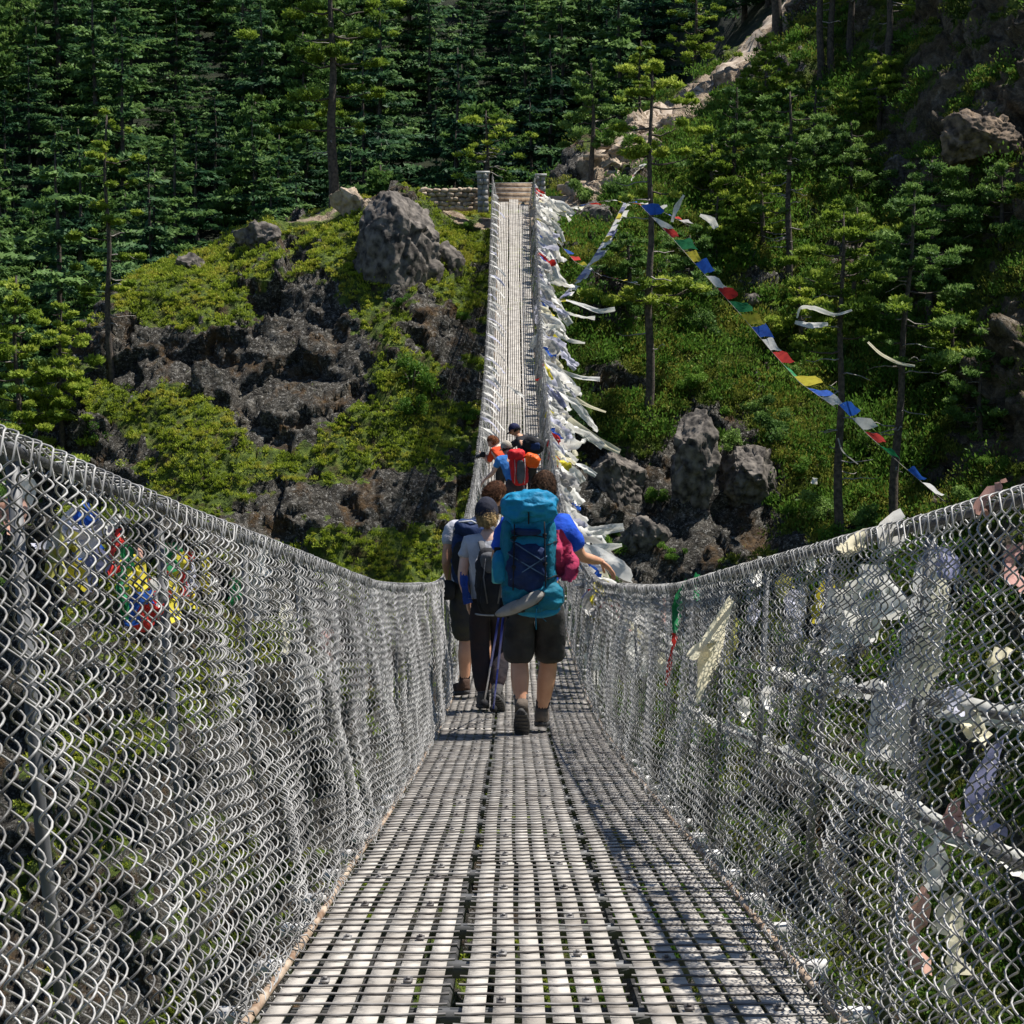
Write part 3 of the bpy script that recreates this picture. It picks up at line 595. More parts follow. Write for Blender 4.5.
boulder(403, 258, 2.6, 4.3, 2.6, 3, 'huge dark upright boulder at the top of the mound beside the bridge', tilt=-8)
boulder(612, 484, 2.0, 2.3, 1.5, 4, 'slanted light-topped boulder just right of the scarf-covered handrail', tilt=30)
boulder(690, 488, 1.7, 4.2, 1.6, 5, 'tall upright grey boulder in the middle below the right slope', tilt=-3)
boulder(748, 475, 1.8, 2.2, 1.5, 6, 'cracked grey rock right of the tall upright boulder', tilt=20)
boulder(590, 222, 1.8, 1.3, 1.4, 7, 'rounded grey rock behind the scarves near the bridge head')
boulder(748, 305, .8, 1.1, .7, 8, 'small pale grey rock beside the flag string')
boulder(190, 268, 1.1, .9, .8, 9, 'dark grey rock in the moss near the left end of the crest')
boulder(258, 240, 1.5, 1.0, 1.0, 10, 'rounded boulder on the crest left of the tall pine')
boulder(135, 272, .7, 1.2, .7, 11, 'pale slanting rock at the left end of the crest', M_ROCKL, tilt=-30)
boulder(450, 265, 1.0, 1.2, .8, 12, 'brown-grey rock between the huge boulder and the bridge')
boulder(360, 205, 1.8, .9, 1.2, 13, 'pale flat rock on the crest left of the huge boulder', M_ROCKL, tilt=-20)
boulder(645, 130, 1.6, 1.0, 1.2, 14, 'pale rock beside the trail on the ridge', M_ROCKL, tilt=20)
boulder(620, 160, 1.4, .8, 1.0, 15, 'pale rock above the stone steps, below the ridge rock', M_ROCKL, tilt=25)
boulder(980, 140, 3.2, 2.0, 2, 16, 'dark overhanging rock in the cliff at the upper right', M_CLIFF)
boulder(905, 175, 1.6, 1.4, 1.2, 17, 'grey rock at the lower left foot of the upper right cliff', tilt=25)
boulder(940, 240, 1.6, 1.0, 1.0, 18, 'grey rock behind the broad bushy pine')
boulder(700, 620, 2.2, 1.8, 1.6, 19, 'dark rock low behind the right netting')
boulder(640, 545, 1.6, 1.4, 1.2, 20, 'dark rock above the right handrail below the slanted boulder')
def ell(mb, c, r, rot=None, seed=None, amp=0, cube=0, sub=3, fq=8):
    bm = bmesh.new(); bmesh.ops.create_icosphere(bm, subdivisions=sub, radius=1); V = np.array([v.co[:] for v in bm.verts]); Fc = [[v.index for v in f.verts] for f in bm.faces]; bm.free()
    if cube: # superellipsoid
        p = 2+cube; V = V/((np.abs(V)**p).sum(1)**(1/p))[:, None]
    N_ = V/np.linalg.norm(V, axis=1)[:, None]; S = V*np.asarray(r, float)
    if amp: S = S+N_*(amp*(fbm(S*fq+(seed or 0)*3.3, 4, seed or 0)+.8*(ridged(S*np.array([1, 1, 1.8])*fq*.9+(seed or 0), 3, (seed or 0)+7)-.3)))[:, None]
    if rot is not None: S = S@np.array(rot).T
    mb.add(S+np.asarray(c, float), None, Fc); return mb
def rotx(a): return np.array(Matrix.Rotation(a, 3, 'X'))
def roty(a): return np.array(Matrix.Rotation(a, 3, 'Y'))
def rotz(a): return np.array(Matrix.Rotation(a, 3, 'Z'))
# ============================================================ the bridge
AX = .065
_sy = np.array([-12, 0, 3.9, 8, 13.3, 20, 30, 45.5, 60, 76, 80]); _ss = np.array([-.147, -.147, -.147, -.153, -.13, -.06, .012, .12, .235, .36, .37])
_yy = np.linspace(-12, 80, 1841); _sl = np.interp(_yy, _sy, _ss); _zz = np.concatenate([[0], np.cumsum((_sl[1:]+_sl[:-1])/2*np.diff(_yy))])
_zz = _zz-np.interp(0, _yy, _zz)-.78
def zd(y): return np.interp(y, _yy, _zz)
def sd_(y): return np.interp(y, _sy, _ss)
def rw(y): return np.interp(y, [-10, 4, 9, 13.3, 17, 30, 50, 76], [.78, .77, .70, .66, .66, .71, .74, .80])
def rh(y, s=1): return np.interp(y, [-10, 0, 4, 9, 13, 20, 76], [1.02, 1.02, .99, .97, 1.02, 1.0, 1.0])+(.07*np.exp(-np.abs(y)/5) if s < 0 else 0)
HW = .55; Y0, Y1 = -7.0, 76.1
M_STRIP = pmat('weathered_white_steel_strip', (.51, .475, .42), (.23, .205, .175), 6, .7, .0, .35, 40, contrast=(.28, .68))
M_ROD = pmat('dull_steel_rod', (.26, .25, .24), (.08, .07, .065), 10, .6, .3)
M_WIRE = pmat('galvanised_wire', (.43, .42, .40), (.10, .096, .09), 6, .52, .15, spec=.5)
M_CABLE = pmat('steel_cable', (.07, .07, .072), (.02, .02, .022), 14, .6, .1, .4, 60)
M_BAR = pmat('galvanised_bar', (.17, .172, .175), (.07, .072, .075), 8, .6, .2)
M_BEAM = pmat('white_painted_beam', (.72, .71, .69), (.45, .43, .41), 10, .6, 0, .2)
M_RUST = pmat('rusty_edge_pipe', (.50, .40, .30), (.20, .12, .07), 9, .75, .2, .4)
bridge = thing('suspension_bridge', (AX, 0, float(zd(0))), 'long sagging footbridge of white steel strips with wire netting sides, walked by the hikers', 'bridge')
BO = np.array([AX, 0, float(zd(0))])
def bpart(mb, name, mat, smooth=False): return mb.build(name, mat, bridge, smooth, None)
def loc_(P): return np.asarray(P, float)-BO
rng = np.random.default_rng(21)
# deck panels: three columns of panels made of longitudinal strips tied by cross rods
PL = 2.6; npan = int(math.ceil((Y1-Y0)/PL)); cols_x = [(-.555, -.199), (-.174, .174), (.199, .555)]
rod_y = np.arange(Y0, Y1, .105)
for ip in range(npan):
    ya = Y0+ip*PL; yb = min(ya+PL-.012, Y1)
    for ci, (xa, xb) in enumerate(cols_x):
        mb = MB(); ns = 6; pitch = (xb-xa)/ns; off = rng.normal()*.004; yoff = [0, .35, -.3][ci]
        y_a, y_b = ya+yoff, yb+yoff
        for k in range(ns):
            cx = xa+pitch*(k+.5)+off; hw_ = .0218+rng.normal()*.0006; n = 27; yy = np.linspace(y_a, y_b, n)
            z = zd(yy)+rng.normal(size=n)*.0006+.0015*np.sin(yy*2.3+k*1.7)
            xw = cx+.002*np.sin(yy*3+k)
            V = []
            for (dx, dz) in ((-hw_, -.006), (hw_, -.006), (hw_, 0), (-hw_, 0)): V.append(np.stack([xw+dx, yy, z+dz], 1))
            V = np.stack(V, 1).reshape(-1, 3); i = np.arange(n-1)[:, None]*4; j = np.arange(4)[None, :]; kk = (j+1) % 4
            mb.add(V+[AX, 0, 0]-BO, np.stack([i+j, i+kk, i+4+kk, i+4+j], -1).reshape(-1, 4))
        if y_a < 48:
            for ry in rod_y[(rod_y >= y_a) & (rod_y < y_b)]:
                xx = np.linspace(xa-.004, xb+.004, 13 if ry < 20 else 4); ryj = ry+rng.normal()*.003
                zz = zd(ryj)+.0045+.0008*np.sin((xx-xa)/pitch*2*pi+pi/2); rr = .0031
                mb.tube(np.stack([xx+AX, np.full_like(xx, ryj)+.003*np.sin(xx*7+ry*40), zz], 1)-BO, rr, 4 if ry < 20 else 3, False)
        o = bpart(mb, 'deck_panel', M_STRIP); o.data.materials.append(M_ROD)
        nq = 6*26*4
        mi = np.zeros(len(o.data.polygons), dtype=np.int32); mi[nq:] = 1; o.data.polygons.foreach_set('material_index', mi)
        if ip*PL+Y0 < 16:
            for ry in np.arange(y_a+.2, y_b, .58):       # clamps that bolt the strips to the beams
                for q in (1, 4):
                    cx = xa+pitch*(q+.5); c = np.array([cx, ry, zd(ry)+.006])-BO+[AX, 0, 0]; cm = MB()
                    cm.box(c, (.020, .026, .004)); cm.box(c+[0, 0, .005], (.009, .009, .006)); cm.build('clamp', M_ROD, o)
# side pipes of the deck, cross beams, hangers
for s in (-1, 1):
    yy = np.linspace(Y0, Y1, 330); mb = MB(); mb.tube(np.stack([AX+s*(.578+.004*np.sin(yy*2.2)), yy, zd(yy)-.004], 1)-BO, .011, 6)
    bpart(mb, 'edge_pipe', M_RUST, True)
    for q, (dx, dz) in enumerate([(.42, -.10), (.22, -.10)]):
        mb = MB(); mb.tube(np.stack([AX+s*dx+0*yy, yy, zd(yy)+dz], 1)-BO, .018, 6); bpart(mb, 'deck_cable', M_CABLE, True)
ys_b = np.arange(-1.2, Y1-.3, .58)
stuffb = MB()
for i, y in enumerate(ys_b):
    mb = MB() if i < 99 else stuffb
    mb.box(np.array([AX, y, zd(y)-.045])-BO, (1.16, .03, .035))
    if i < 99:
        o = bpart(mb, 'cross_beam', M_BAR)
        if y < 30:
            for s in (-1, 1): e_ = MB(); e_.box(np.array([AX+s*.63, y, zd(y)-.04])-BO, (.095, .034, .03)); e_.build('beam_end', M_BEAM, o)
tag(bpart(stuffb, 'far_cross_beams', M_BAR), kind='stuff')
def net_pt(s, y, t, out=0):
    """point on the netting side: t = 0 at the deck edge, 1 at the handrail"""
    w_ = rw(y); tt = np.clip(t, 0, 1.2)
    x = .575+(w_-.575)*tt-.02*np.sin(np.pi*np.clip(tt, 0, 1)); return np.stack([AX+s*(x+out), y+0*t, zd(y)-.02+(rh(y, s)+.02)*t], -1)
stuffh = MB(); cnt = 0
for i, y in enumerate(np.arange(-.62, Y1-.5, 1.16)):
    for s in (-1, 1):
        cnt += 1; mb = MB() if y < 52 else stuffh
        w_ = rw(y); p0 = np.array([AX+s*.70, y, zd(y)-.06]); p1 = np.array([AX+s*(w_+.012), y, zd(y)+rh(y, s)])
        mb.tube(np.array([p0, p0*.5+p1*.5+[s*.01, 0, 0], p1])-BO, .0105, 6); mb.tube(np.array([p1+[0, -.03, -.012], p1+[0, .03, -.012]])-BO, .016, 8)
        if y < 52: bpart(mb, 'hanger', M_BAR, True)
tag(bpart(stuffh, 'far_hangers', M_BAR, True), kind='stuff')
for s in (-1, 1):
    yy = np.linspace(Y0, Y1+.2, 300); mb = MB(); mb.tube(np.stack([AX+s*rw(yy), yy, zd(yy)+rh(yy, s)-.012], 1)-BO, .008, 8)
    bpart(mb, 'handrail_cable', M_CABLE, True)
    for hh in ((.33, .60) if s > 0 else ()):
        mb = MB(); yy = np.linspace(Y0, 40, 150); mb.tube(np.stack([AX+s*(.87+0*yy), yy, zd(yy)+hh], 1)-BO, .009, 6); bpart(mb, 'outer_cable', M_CABLE, True)
# netting: every strand is a flattened spiral hooked into the next one
def netting(s, seed):
    rg = np.random.default_rng(seed); SPC = .035; Hp = .062; Vs = []; Qs = []; n0 = 0
    for (ya, yb, spp, sides, rad, sk) in ((-.3, 5, 12, 5, .0018, 1), (5, 13, 8, 4, .0018, 1), (13, 30, 6, 3, .0021, 1.25), (30, Y1, 4, 3, .0030, 1.8)):
        yk = np.arange(ya, yb, SPC*sk); K = len(yk); per = 17.0/sk; M = int(per*spp)+1
        tau = np.linspace(0, per*2*pi, M)[None, :]; par = (np.arange(K) % 2)[:, None]*pi; ph = rg.normal(size=(K, 1))*.25
        th = tau+par+ph
        A = .0205*sk*(1+.10*rg.normal(size=(K, 1)))
        yo = A*np.tanh(1.3*np.sin(th))/np.tanh(1.3); no = -.0125*np.cos(th)
        t = tau/(per*2*pi)*1.035; y = yk[:, None]+yo
        # sag, slack and bent wires
        q = np.stack([yk[:, None]*1.3+0*tau, t*3+0*y, np.full_like(y, seed)], -1); sl_ = vnoise(q, seed)*.040+vnoise(q*np.array([3.1, 1.2, 1]), seed+1)*.022
        y = y+vnoise(q*np.array([2.6, .6, 1])+5, seed+2)*.055*np.sin(pi*np.clip(t, 0, 1))+.016*vnoise(q*np.array([9, 5, 1]), seed+3)
        tt = t+.012*vnoise(q*2.3+9, seed+4)
        low = np.clip(.22-t, 0, 1)*4
        P = net_pt(s, y, np.clip(tt, -.02, 1.02), 0)
        wrap = np.clip((t-.965)/.07, 0, 1); tt2 = np.clip(tt, 0, 1); zr = zd(y)+rh(y, s)-.012; ph_ = wrap*pi*1.15
        m_w = wrap > 0; P[..., 2] = np.where(m_w, zr+.021*np.sin(ph_), np.minimum(P[..., 2], zr)); P[..., 0] -= s*.021*np.clip((t-.85)/.115, 0, 1)*np.cos(ph_)
        P[..., 0] += s*(no+sl_*np.sin(pi*np.clip(t, 0, 1))); P[..., 0] += low*.03*vnoise(q*5, seed+6); P[..., 1] += low*.05*vnoise(q*6+3, seed+7)
        D = np.gradient(P, axis=1); D /= np.linalg.norm(D, axis=-1)[..., None]+1e-9
        U = np.array([1.0, 0, 0]); Aa = np.cross(D, U); Aa /= np.linalg.norm(Aa, axis=-1)[..., None]+1e-9; Bb = np.cross(D, Aa)
        a = np.arange(sides)*2*pi/sides
        V = P[:, :, None, :]+rad*(np.cos(a)[None, None, :, None]*Aa[:, :, None, :]+np.sin(a)[None, None, :, None]*Bb[:, :, None, :])
        b0 = n0+(np.arange(K)[:, None, None]*M+np.arange(M-1)[None, :, None])*sides; j = np.arange(sides)[None, None, :]; k2 = (j+1) % sides
        Qs.append(np.stack([b0+j, b0+k2, b0+sides+k2, b0+sides+j], -1).reshape(-1, 4)); Vs.append(V.reshape(-1, 3)); n0 += K*M*sides
    V = np.concatenate(Vs)-BO
    return link('netting', mesh_np('netting', V, np.concatenate(Qs), None, M_WIRE, True), bridge)
netting(-1, 3); netting(1, 4)
# rolled hem wires over the handrails and stray tie wires by the deck
for s in (-1, 1):
    rg = np.random.default_rng(60+s); mb = MB()
    yy = np.arange(-.3, 26, .02); a = yy/.105*2*pi
    mb.tube(np.stack([AX+s*(.585+.02*np.cos(a)+.01*np.sin(yy*5)), yy, zd(yy)-.004+.02*np.sin(a)], 1)-BO, .0022, 4, False)
    bpart(mb, 'lacing_wire', M_WIRE, True)
# ============================================================ far bridge head
M_STONE = pmat('dressed_stone', (.40, .38, .35), (.16, .15, .14), 4, .9, 0, .8, 14)
M_CAP = pmat('pale_stone_cap', (.62, .60, .56), (.35, .33, .3), 5, .9, 0, .5)
def stone_pile(name, label, cat, c, w_, d_, h_, courses, seed, mat=M_STONE, cap=True):
    rg = np.random.default_rng(seed); t = thing(name, c, label, cat); mb = MB(); ch = h_/courses
    for k in range(courses):
        nb = max(1, int(round(w_/(.22 if w_ < 1 else .34)))); ed = np.concatenate([[0], np.sort((np.arange(1, nb)+rg.normal(size=nb-1)*.18)/nb), [1]])*w_-w_/2
        for a_, b_ in zip(ed[:-1], ed[1:]):
            mb.box([(a_+b_)/2+rg.normal()*.01, rg.normal()*.02, ch*(k+.5)], (b_-a_-.012, d_+rg.normal()*.03, ch-.012))
    mb.build('masonry', mat, t)
    if cap: q = MB(); q.box([0, 0, h_+.035], (w_+.10, d_+.08, .08)); q.build('cap', M_CAP, t)
    return t
zl = float(zd(76))
stone_pile('stone_pillar', 'squat stone pillar with pale cap, left of the steps at the far end', 'pillar', (AX-1.16, 76.1, zl-.35), .42, .5, 1.45, 7, 1)
stone_pile('stone_pillar', 'stone pillar draped with white scarves, right of the steps at the far end', 'pillar', (AX+1.02, 76.1, zl-.35), .34, .5, 1.35, 7, 2)
wl = thing('retaining_wall', (AX-2.85, 77.0, zl-.25), 'low rough dry stone wall running left from the left pillar', 'wall'); mb = MB(); rgw = np.random.default_rng(3)
for k in range(5):
    x_ = -1.5+rgw.random()*.2
    while x_ < 1.45:
        w_ = rgw.uniform(.16, .42); ell(mb, [x_+w_/2, rgw.normal()*.05, .10+.17*k+rgw.normal()*.02], (w_*.56, rgw.uniform(.18, .28), .10*rgw.uniform(.8, 1.15)), rotz(rgw.normal()*.15)@roty(rgw.normal()*.12), int(rgw.integers(1, 99)), .03, 1.2, 2, 6); x_ += w_*.97
mb.build('masonry', M_ROCKL, wl)
st = thing('stone_steps', (AX, 76.6, zl-.2), 'brown steps climbing off the far end of the bridge between the pillars', 'steps')
M_STEP = pmat('brown_step', (.42, .32, .22), (.2, .14, .09), 5, .9, 0, .6)
for k in range(5):
    mb = MB(); mb.box([0, k*.42, .12+.21*k], (1.42, .44, .24)); mb.build('step', M_STEP, st); q = MB(); q.box([0, k*.42-.19, .25+.21*k], (1.46, .10, .03)); q.build('step_edge', M_CAP, st)
st2 = thing('stone_steps', (AX+1.9, 80, 0), 'rough pale stone steps rising right of the bridge head to the trail', 'steps')
for k in range(7):
    q = MB(); x_, y_ = .0+.36*k, .55*k; z_ = drop(AX+1.9+x_, 80+y_)
    q.box([x_, y_, z_+.06], (1.7, .5, .22), [[cos(.1*k), -sin(.1*k), 0], [sin(.1*k), cos(.1*k), 0], [0, 0, 1]]); q.build('step', M_ROCKL, st2)
rg = np.random.default_rng(9)
for k in range(16):     # loose pale stones edging the ridge trail
    px = 575+k*7+rg.normal()*3; row = 190-k*4.2+rg.normal()*6
    s_ = rg.uniform(.4, 1.15); boulder(px, row, s_, s_*.7, s_*.8, 300+k, 'pale broken stone, one of many edging the trail above the steps', M_ROCKL)
    ob = COL.objects[-1]; ob['group'] = 'pale stones edging the trail'; ob.name = 'trail_stone'; ob['category'] = 'stone'
# ============================================================ scarves and prayer flags
CW = clothmat('white_scarf_cloth', (.80, .79, .74), (.62, .60, .56), .35)
CL = clothmat('lilac_white_cloth', (.60, .60, .70), (.42, .42, .52), .35)
CC = clothmat('cream_scarf_cloth', (.84, .79, .60), (.70, .64, .46), .45)
CG = clothmat('grey_faded_cloth', (.48, .47, .45), (.3, .29, .28), .3)
CB = clothmat('blue_flag_cloth', (.03, .12, .50), (.02, .07, .32), .3)
CR = clothmat('red_flag_cloth', (.55, .04, .03), (.35, .02, .02), .3)
CGR = clothmat('green_flag_cloth', (.03, .25, .09), (.015, .15, .05), .3)
CY = clothmat('yellow_flag_cloth', (.72, .62, .06), (.5, .4, .04), .3)
CPK = clothmat('faded_pink_cloth', (.55, .32, .28), (.4, .24, .2), .3)
CPU = clothmat('blue_violet_cloth', (.26, .27, .42), (.16, .17, .28), .3)
def cloth_strip(P, w, side, mat, name='scarf', fold=.35, seed=0, parent=None, nw=5):
    """a ribbon of cloth along polyline P, width w (array), folded like crumpled silk"""
    rg = np.random.default_rng(seed); P = np.asarray(P, float); n = max(10, len(P)*4)
    s0 = np.linspace(0, 1, len(P)); s1 = np.linspace(0, 1, n)
    Q = np.array([np.interp(s1, s0, P[:, k]) for k in range(3)]).T
    for _ in range(3): Q[1:-1] = (Q[:-2]+2*Q[1:-1]+Q[2:])/4
    w_ = np.interp(s1, np.linspace(0, 1, len(w)), w) if np.ndim(w) else np.full(n, w)
    D = np.gradient(Q, axis=0); D /= np.linalg.norm(D, axis=1)[:, None]+1e-9
    S = np.asarray(side, float); a0 = rg.uniform(-.5, .5)
    A = np.cross(D, S); A /= np.linalg.norm(A, axis=1)[:, None]+1e-9; B = np.cross(D, A)
    tw = a0+1.0*np.sin(s1*rg.uniform(2, 5)+rg.random()*6)*fold*2
    C = A*np.cos(tw)[:, None]+B*np.sin(tw)[:, None]; Nn = np.cross(D, C)
    u = np.linspace(-.5, .5, nw); f = fold*np.sin(u[None, :]*9+s1[:, None]*5+rg.random()*6)*.25+fold*.15*rg.normal(size=(n, nw))
    V = Q[:, None, :]+C[:, None, :]*(u[None, :, None]*w_[:, None, None])+Nn[:, None, :]*(f*w_[:, None])[..., None]
    i = np.arange(n*nw).reshape(n, nw); Fq = np.stack([i[:-1, :-1], i[1:, :-1], i[1:, 1:], i[:-1, 1:]], -1).reshape(-1, 4)
    o3 = P[0] if parent is None else np.zeros(3)
    o = link(name, mesh_np(name, V.reshape(-1, 3)-o3, Fq, None, mat, True), parent)
    if parent is None: o.location = tuple(float(v) for v in P[0])
    return o
rg = np.random.default_rng(31)
cl_names = {id(CW): ('white', CW), id(CL): ('lilac-white', CL), id(CC): ('cream', CC), id(CG): ('grey faded', CG), id(CB): ('blue', CB), id(CR): ('red', CR), id(CGR): ('green', CGR), id(CY): ('yellow', CY), id(CPK): ('pink', CPK), id(CPU): ('violet-blue', CPU)}
def rail(s, y, h=1.0, out=0): return np.array([AX+s*(rw(y)+out), y, zd(y)+rh(y)*h])
# streaming scarves along the far half of the right handrail
yv = np.sort(15.5+60*rg.random(285)**1.0)
for i, y in enumerate(yv):
    m_ = [CW, CW, CW, CW, CW, CL, CW, CG, CG, CW, CC, CW, CW, CL, CPU, CW, CW, CR, CY, CW, CG, CB, CW, CW][rg.integers(0, 24)]
    L_ = rg.uniform(.5, 1.35)*(1.25 if y > 45 else .85)*(1.1 if m_ in (CW, CL, CC) else .55); p = rail(1, y, rg.uniform(.8, 1.02)); pts = [p]; d = np.array([rg.uniform(.15, .9), rg.uniform(-.9, .3), -rg.uniform(.3, 1.6)]); d /= np.linalg.norm(d)
    for k in range(4): p = p+d*L_/4; d = d+rg.normal(size=3)*.25+np.array([.05, 0, -.1]); d /= np.linalg.norm(d); pts.append(p)
    w_ = rg.uniform(.10, .30)*(1 if m_ in (CW, CL, CC, CG) else .9)
    o = cloth_strip(pts, [w_*.35, w_*.9, w_, w_, w_*.8], [0, 0, 1], m_, 'scarf', .7, 1000+i)
    tag(o, '%s cloth, one of the mass streaming from the right handrail beyond the hikers' % cl_names[id(m_)][0], 'scarf', '%s cloths on the far right handrail' % cl_names[id(m_)][0])
# small ones on the left handrail of the far span, blown inwards
for i in range(46):
    y = 40+34*(i+rg.random())/46; p = rail(-1, y, 1.0); L_ = rg.uniform(.2, .55); m_ = [CW, CG, CW, CL][i % 4]
    pts = [p, p+np.array([.3, -.1, -.12])*L_, p+np.array([.65, -.3, -.35])*L_, p+np.array([.95, -.5, -.75])*L_]
    o = cloth_strip(pts, [.03, .09, .08, .05], [0, 0, 1], m_, 'scarf', .4, 1500+i)
    tag(o, '%s cloth tied on the left handrail of the far span' % cl_names[id(m_)][0], 'scarf', '%s cloths on the far left handrail' % cl_names[id(m_)][0])
def px_strip(pts, y, w, mat, label, seed, fold=.35, name='scarf', cat='scarf', nw=5):
    P = [at(a, b, y if np.ndim(y) == 0 else y[i]) for i, (a, b) in enumerate(pts)]
    o = cloth_strip(P, w, [0, 1, 0.2], mat, name, fold, seed, None, nw); return tag(o, label, cat)
px_strip([(548, 390), (565, 418), (590, 437), (620, 452)], 50, [.10, .22, .26, .14], CC, 'long cream scarf streaming right from the handrail above the slanted boulder', 1)
px_strip([(545, 355), (562, 388), (585, 405), (606, 412)], 54, [.08, .12, .10, .06], CC, 'narrow dull cream scarf ending just above the long cream one', 2)
px_strip([(566, 300), (585, 306), (600, 312), (615, 309)], 62, [.08, .16, .14, .16], CW, 'white scarf flying out straight beside the flat-clump pine', 3)
px_strip([(564, 312), (580, 317), (595, 318)], 61, [.08, .2, .16], CW, 'short white scarf flying just under the straight flying one', 4)
px_strip([(555, 333), (570, 341), (585, 343)], 58, [.08, .12, .10], CW, 'white scarf ending in mid air halfway up the far right handrail', 5)
px_strip([(541, 350), (558, 370), (580, 378), (600, 379)], 56, [.05, .10, .12, .14], CW, 'long white scarf sagging right of the handrail, above the cream ones', 6)
px_strip([(549, 197), (553, 206), (560, 212), (566, 213)], 74, [.06, .14, .14, .06], CW, 'white scarf curling beside the right stone pillar', 7)
px_strip([(575, 545), (600, 556), (632, 576)], [16.5, 16.0, 15.6], [.06, .14, .13], CW, 'white scarf lying over the handrail beside the resting hand', 8)
px_strip([(570, 550), (600, 549), (622, 545)], 17.4, [.05, .09, .05], CW, 'white scarf blowing out behind the resting hand', 9)
px_strip([(572, 538), (598, 540), (614, 556)], 18.2, [.05, .08, .04], CG, 'thin grey scarf with a ragged tip behind the resting hand', 10)
px_strip([(507, 385), (518, 393), (524, 397)], 50, [.04, .1, .08], CW, 'white scarf lying across the far deck from the left side', 12)
# prayer flag strings
def flag_string(pts, size, colors, label, seed, step=1.0, wind=(.80, -.25, .0), sag=0):
    rg = np.random.default_rng(seed); P = np.array(pts, float); t = thing('prayer_flag_string', P[0], label, 'prayer flags')
    seg = np.linalg.norm(np.diff(P, axis=0), axis=1); cum = np.concatenate([[0], np.cumsum(seg)]); L_ = cum[-1]
    def pt(s): q = np.array([np.interp(s, cum, P[:, k]) for k in range(3)]); q[2] -= sag*sin(pi*s/L_); return q
    mb = MB(); ss = np.linspace(0, L_, 40); mb.tube(np.array([pt(s) for s in ss])-P[0], .008, 4); mb.build('cord', M_DEAD, t)
    n = int(L_/(size*step))
    for i in range(min(n, 100)):
        if rg.random() < .06: continue
        s = (i+.5)*size*step; a = pt(s-size*.42)-P[0]; b = pt(s+size*.42)-P[0]; d = np.array(wind)*size*rg.uniform(.6, 1.1)+rg.normal(size=3)*.15*size
        m_ = colors[i % len(colors)]; nu, nv = 4, 4; V = []
        for v in range(nv):
            for u in range(nu):
                fu, fv = u/(nu-1), v/(nv-1); V.append(a*(1-fu)+b*fu+d*fv*(1-.25*fu*rg.random())+np.array([0, .12, .10])*size*sin(fv*4+fu*3+i)*fv)
        ii = np.arange(nu*nv).reshape(nv, nu); Fq = np.stack([ii[:-1, :-1], ii[1:, :-1], ii[1:, 1:], ii[:-1, 1:]], -1).reshape(-1, 4)
        link('flag', mesh_np('flag', V, Fq, None, m_, True), t)
    return t
FIVE = [CB, CW, CR, CGR, CY]
flag_string([at(640, 205, 65), at(672, 238, 64), at(705, 275, 63), at(742, 316, 62), at(772, 352, 61), at(800, 383, 60), at(836, 408, 59)], .60, FIVE, 'string of bright blue, white, red, green and yellow flags slanting down across the right slope', 1)
flag_string([at(838, 404, 59), at(868, 435, 58.5), at(905, 468, 58), at(945, 502, 57.5)], .56, FIVE, 'shorter bright flag string running from the bare trunk down to the right handrail', 2)
flag_string([at(626, 198, 70), at(610, 230, 69), at(590, 262, 68), at(566, 292, 67), at(552, 305, 66)], .34, [CW, CL, CW, CPU, CW, CY, CW], 'dense whitish flag string hanging from the flat-clump pine down to the right handrail', 3, .5)
flag_string([at(548, 212, 75), at(580, 205, 74), at(610, 200, 73), at(650, 205, 70), at(690, 226, 68)], .36, [CW, CY, CW, CB, CR, CG], 'flag string crossing above the white one from the bridge head to the trees', 4, 1.3)
flag_string([at(640, 165, 80), at(622, 185, 79), at(600, 205, 78), at(570, 208, 77)], .34, [CW, CC, CW, CPK], 'pale flag string hanging down the bare rock under the ridge trail', 5, .7)
flag_string([at(556, 240, 71), at(575, 262, 70), at(600, 275, 69), at(640, 285, 67)], .34, [CW, CB, CR, CY, CW], 'loose flag string low behind the scarf-covered handrail', 6, 1.4)
px_strip([(684, 195), (676, 208), (672, 222)], 68, [.1, .2, .12], CW, 'white cloth hanging in the trees above the start of the flag string', 21)
px_strip([(700, 215), (712, 220), (716, 228)], 68, [.1, .3, .2], CW, 'crumpled white cloth caught in a branch right of the first flags', 22)
px_strip([(797, 318), (800, 306), (815, 308), (835, 316), (852, 310)], 60, [.06, .2, .2, .08, .06], CW, 'white scarf looped between the branches of the left bare-trunked pine', 23)
px_strip([(795, 322), (810, 326), (828, 324)], 60, [.1, .25, .1], CW, 'tangled white cloth under the looped scarf', 24)
px_strip([(868, 342), (880, 354), (900, 364), (915, 366)], 59, [.07, .09, .09, .06], CC, 'thin cream scarf hanging on the rightmost bare-trunked pine', 25)
px_strip([(838, 438), (842, 452), (858, 464)], 58.5, [.04, .05, .03], CG, 'thin grey thread of cloth on the left bare trunk', 26)
px_strip([(815, 478), (814, 484)], 60, [.2, .2], CW, 'small white rag low on the slope left of the bare trunk', 27)
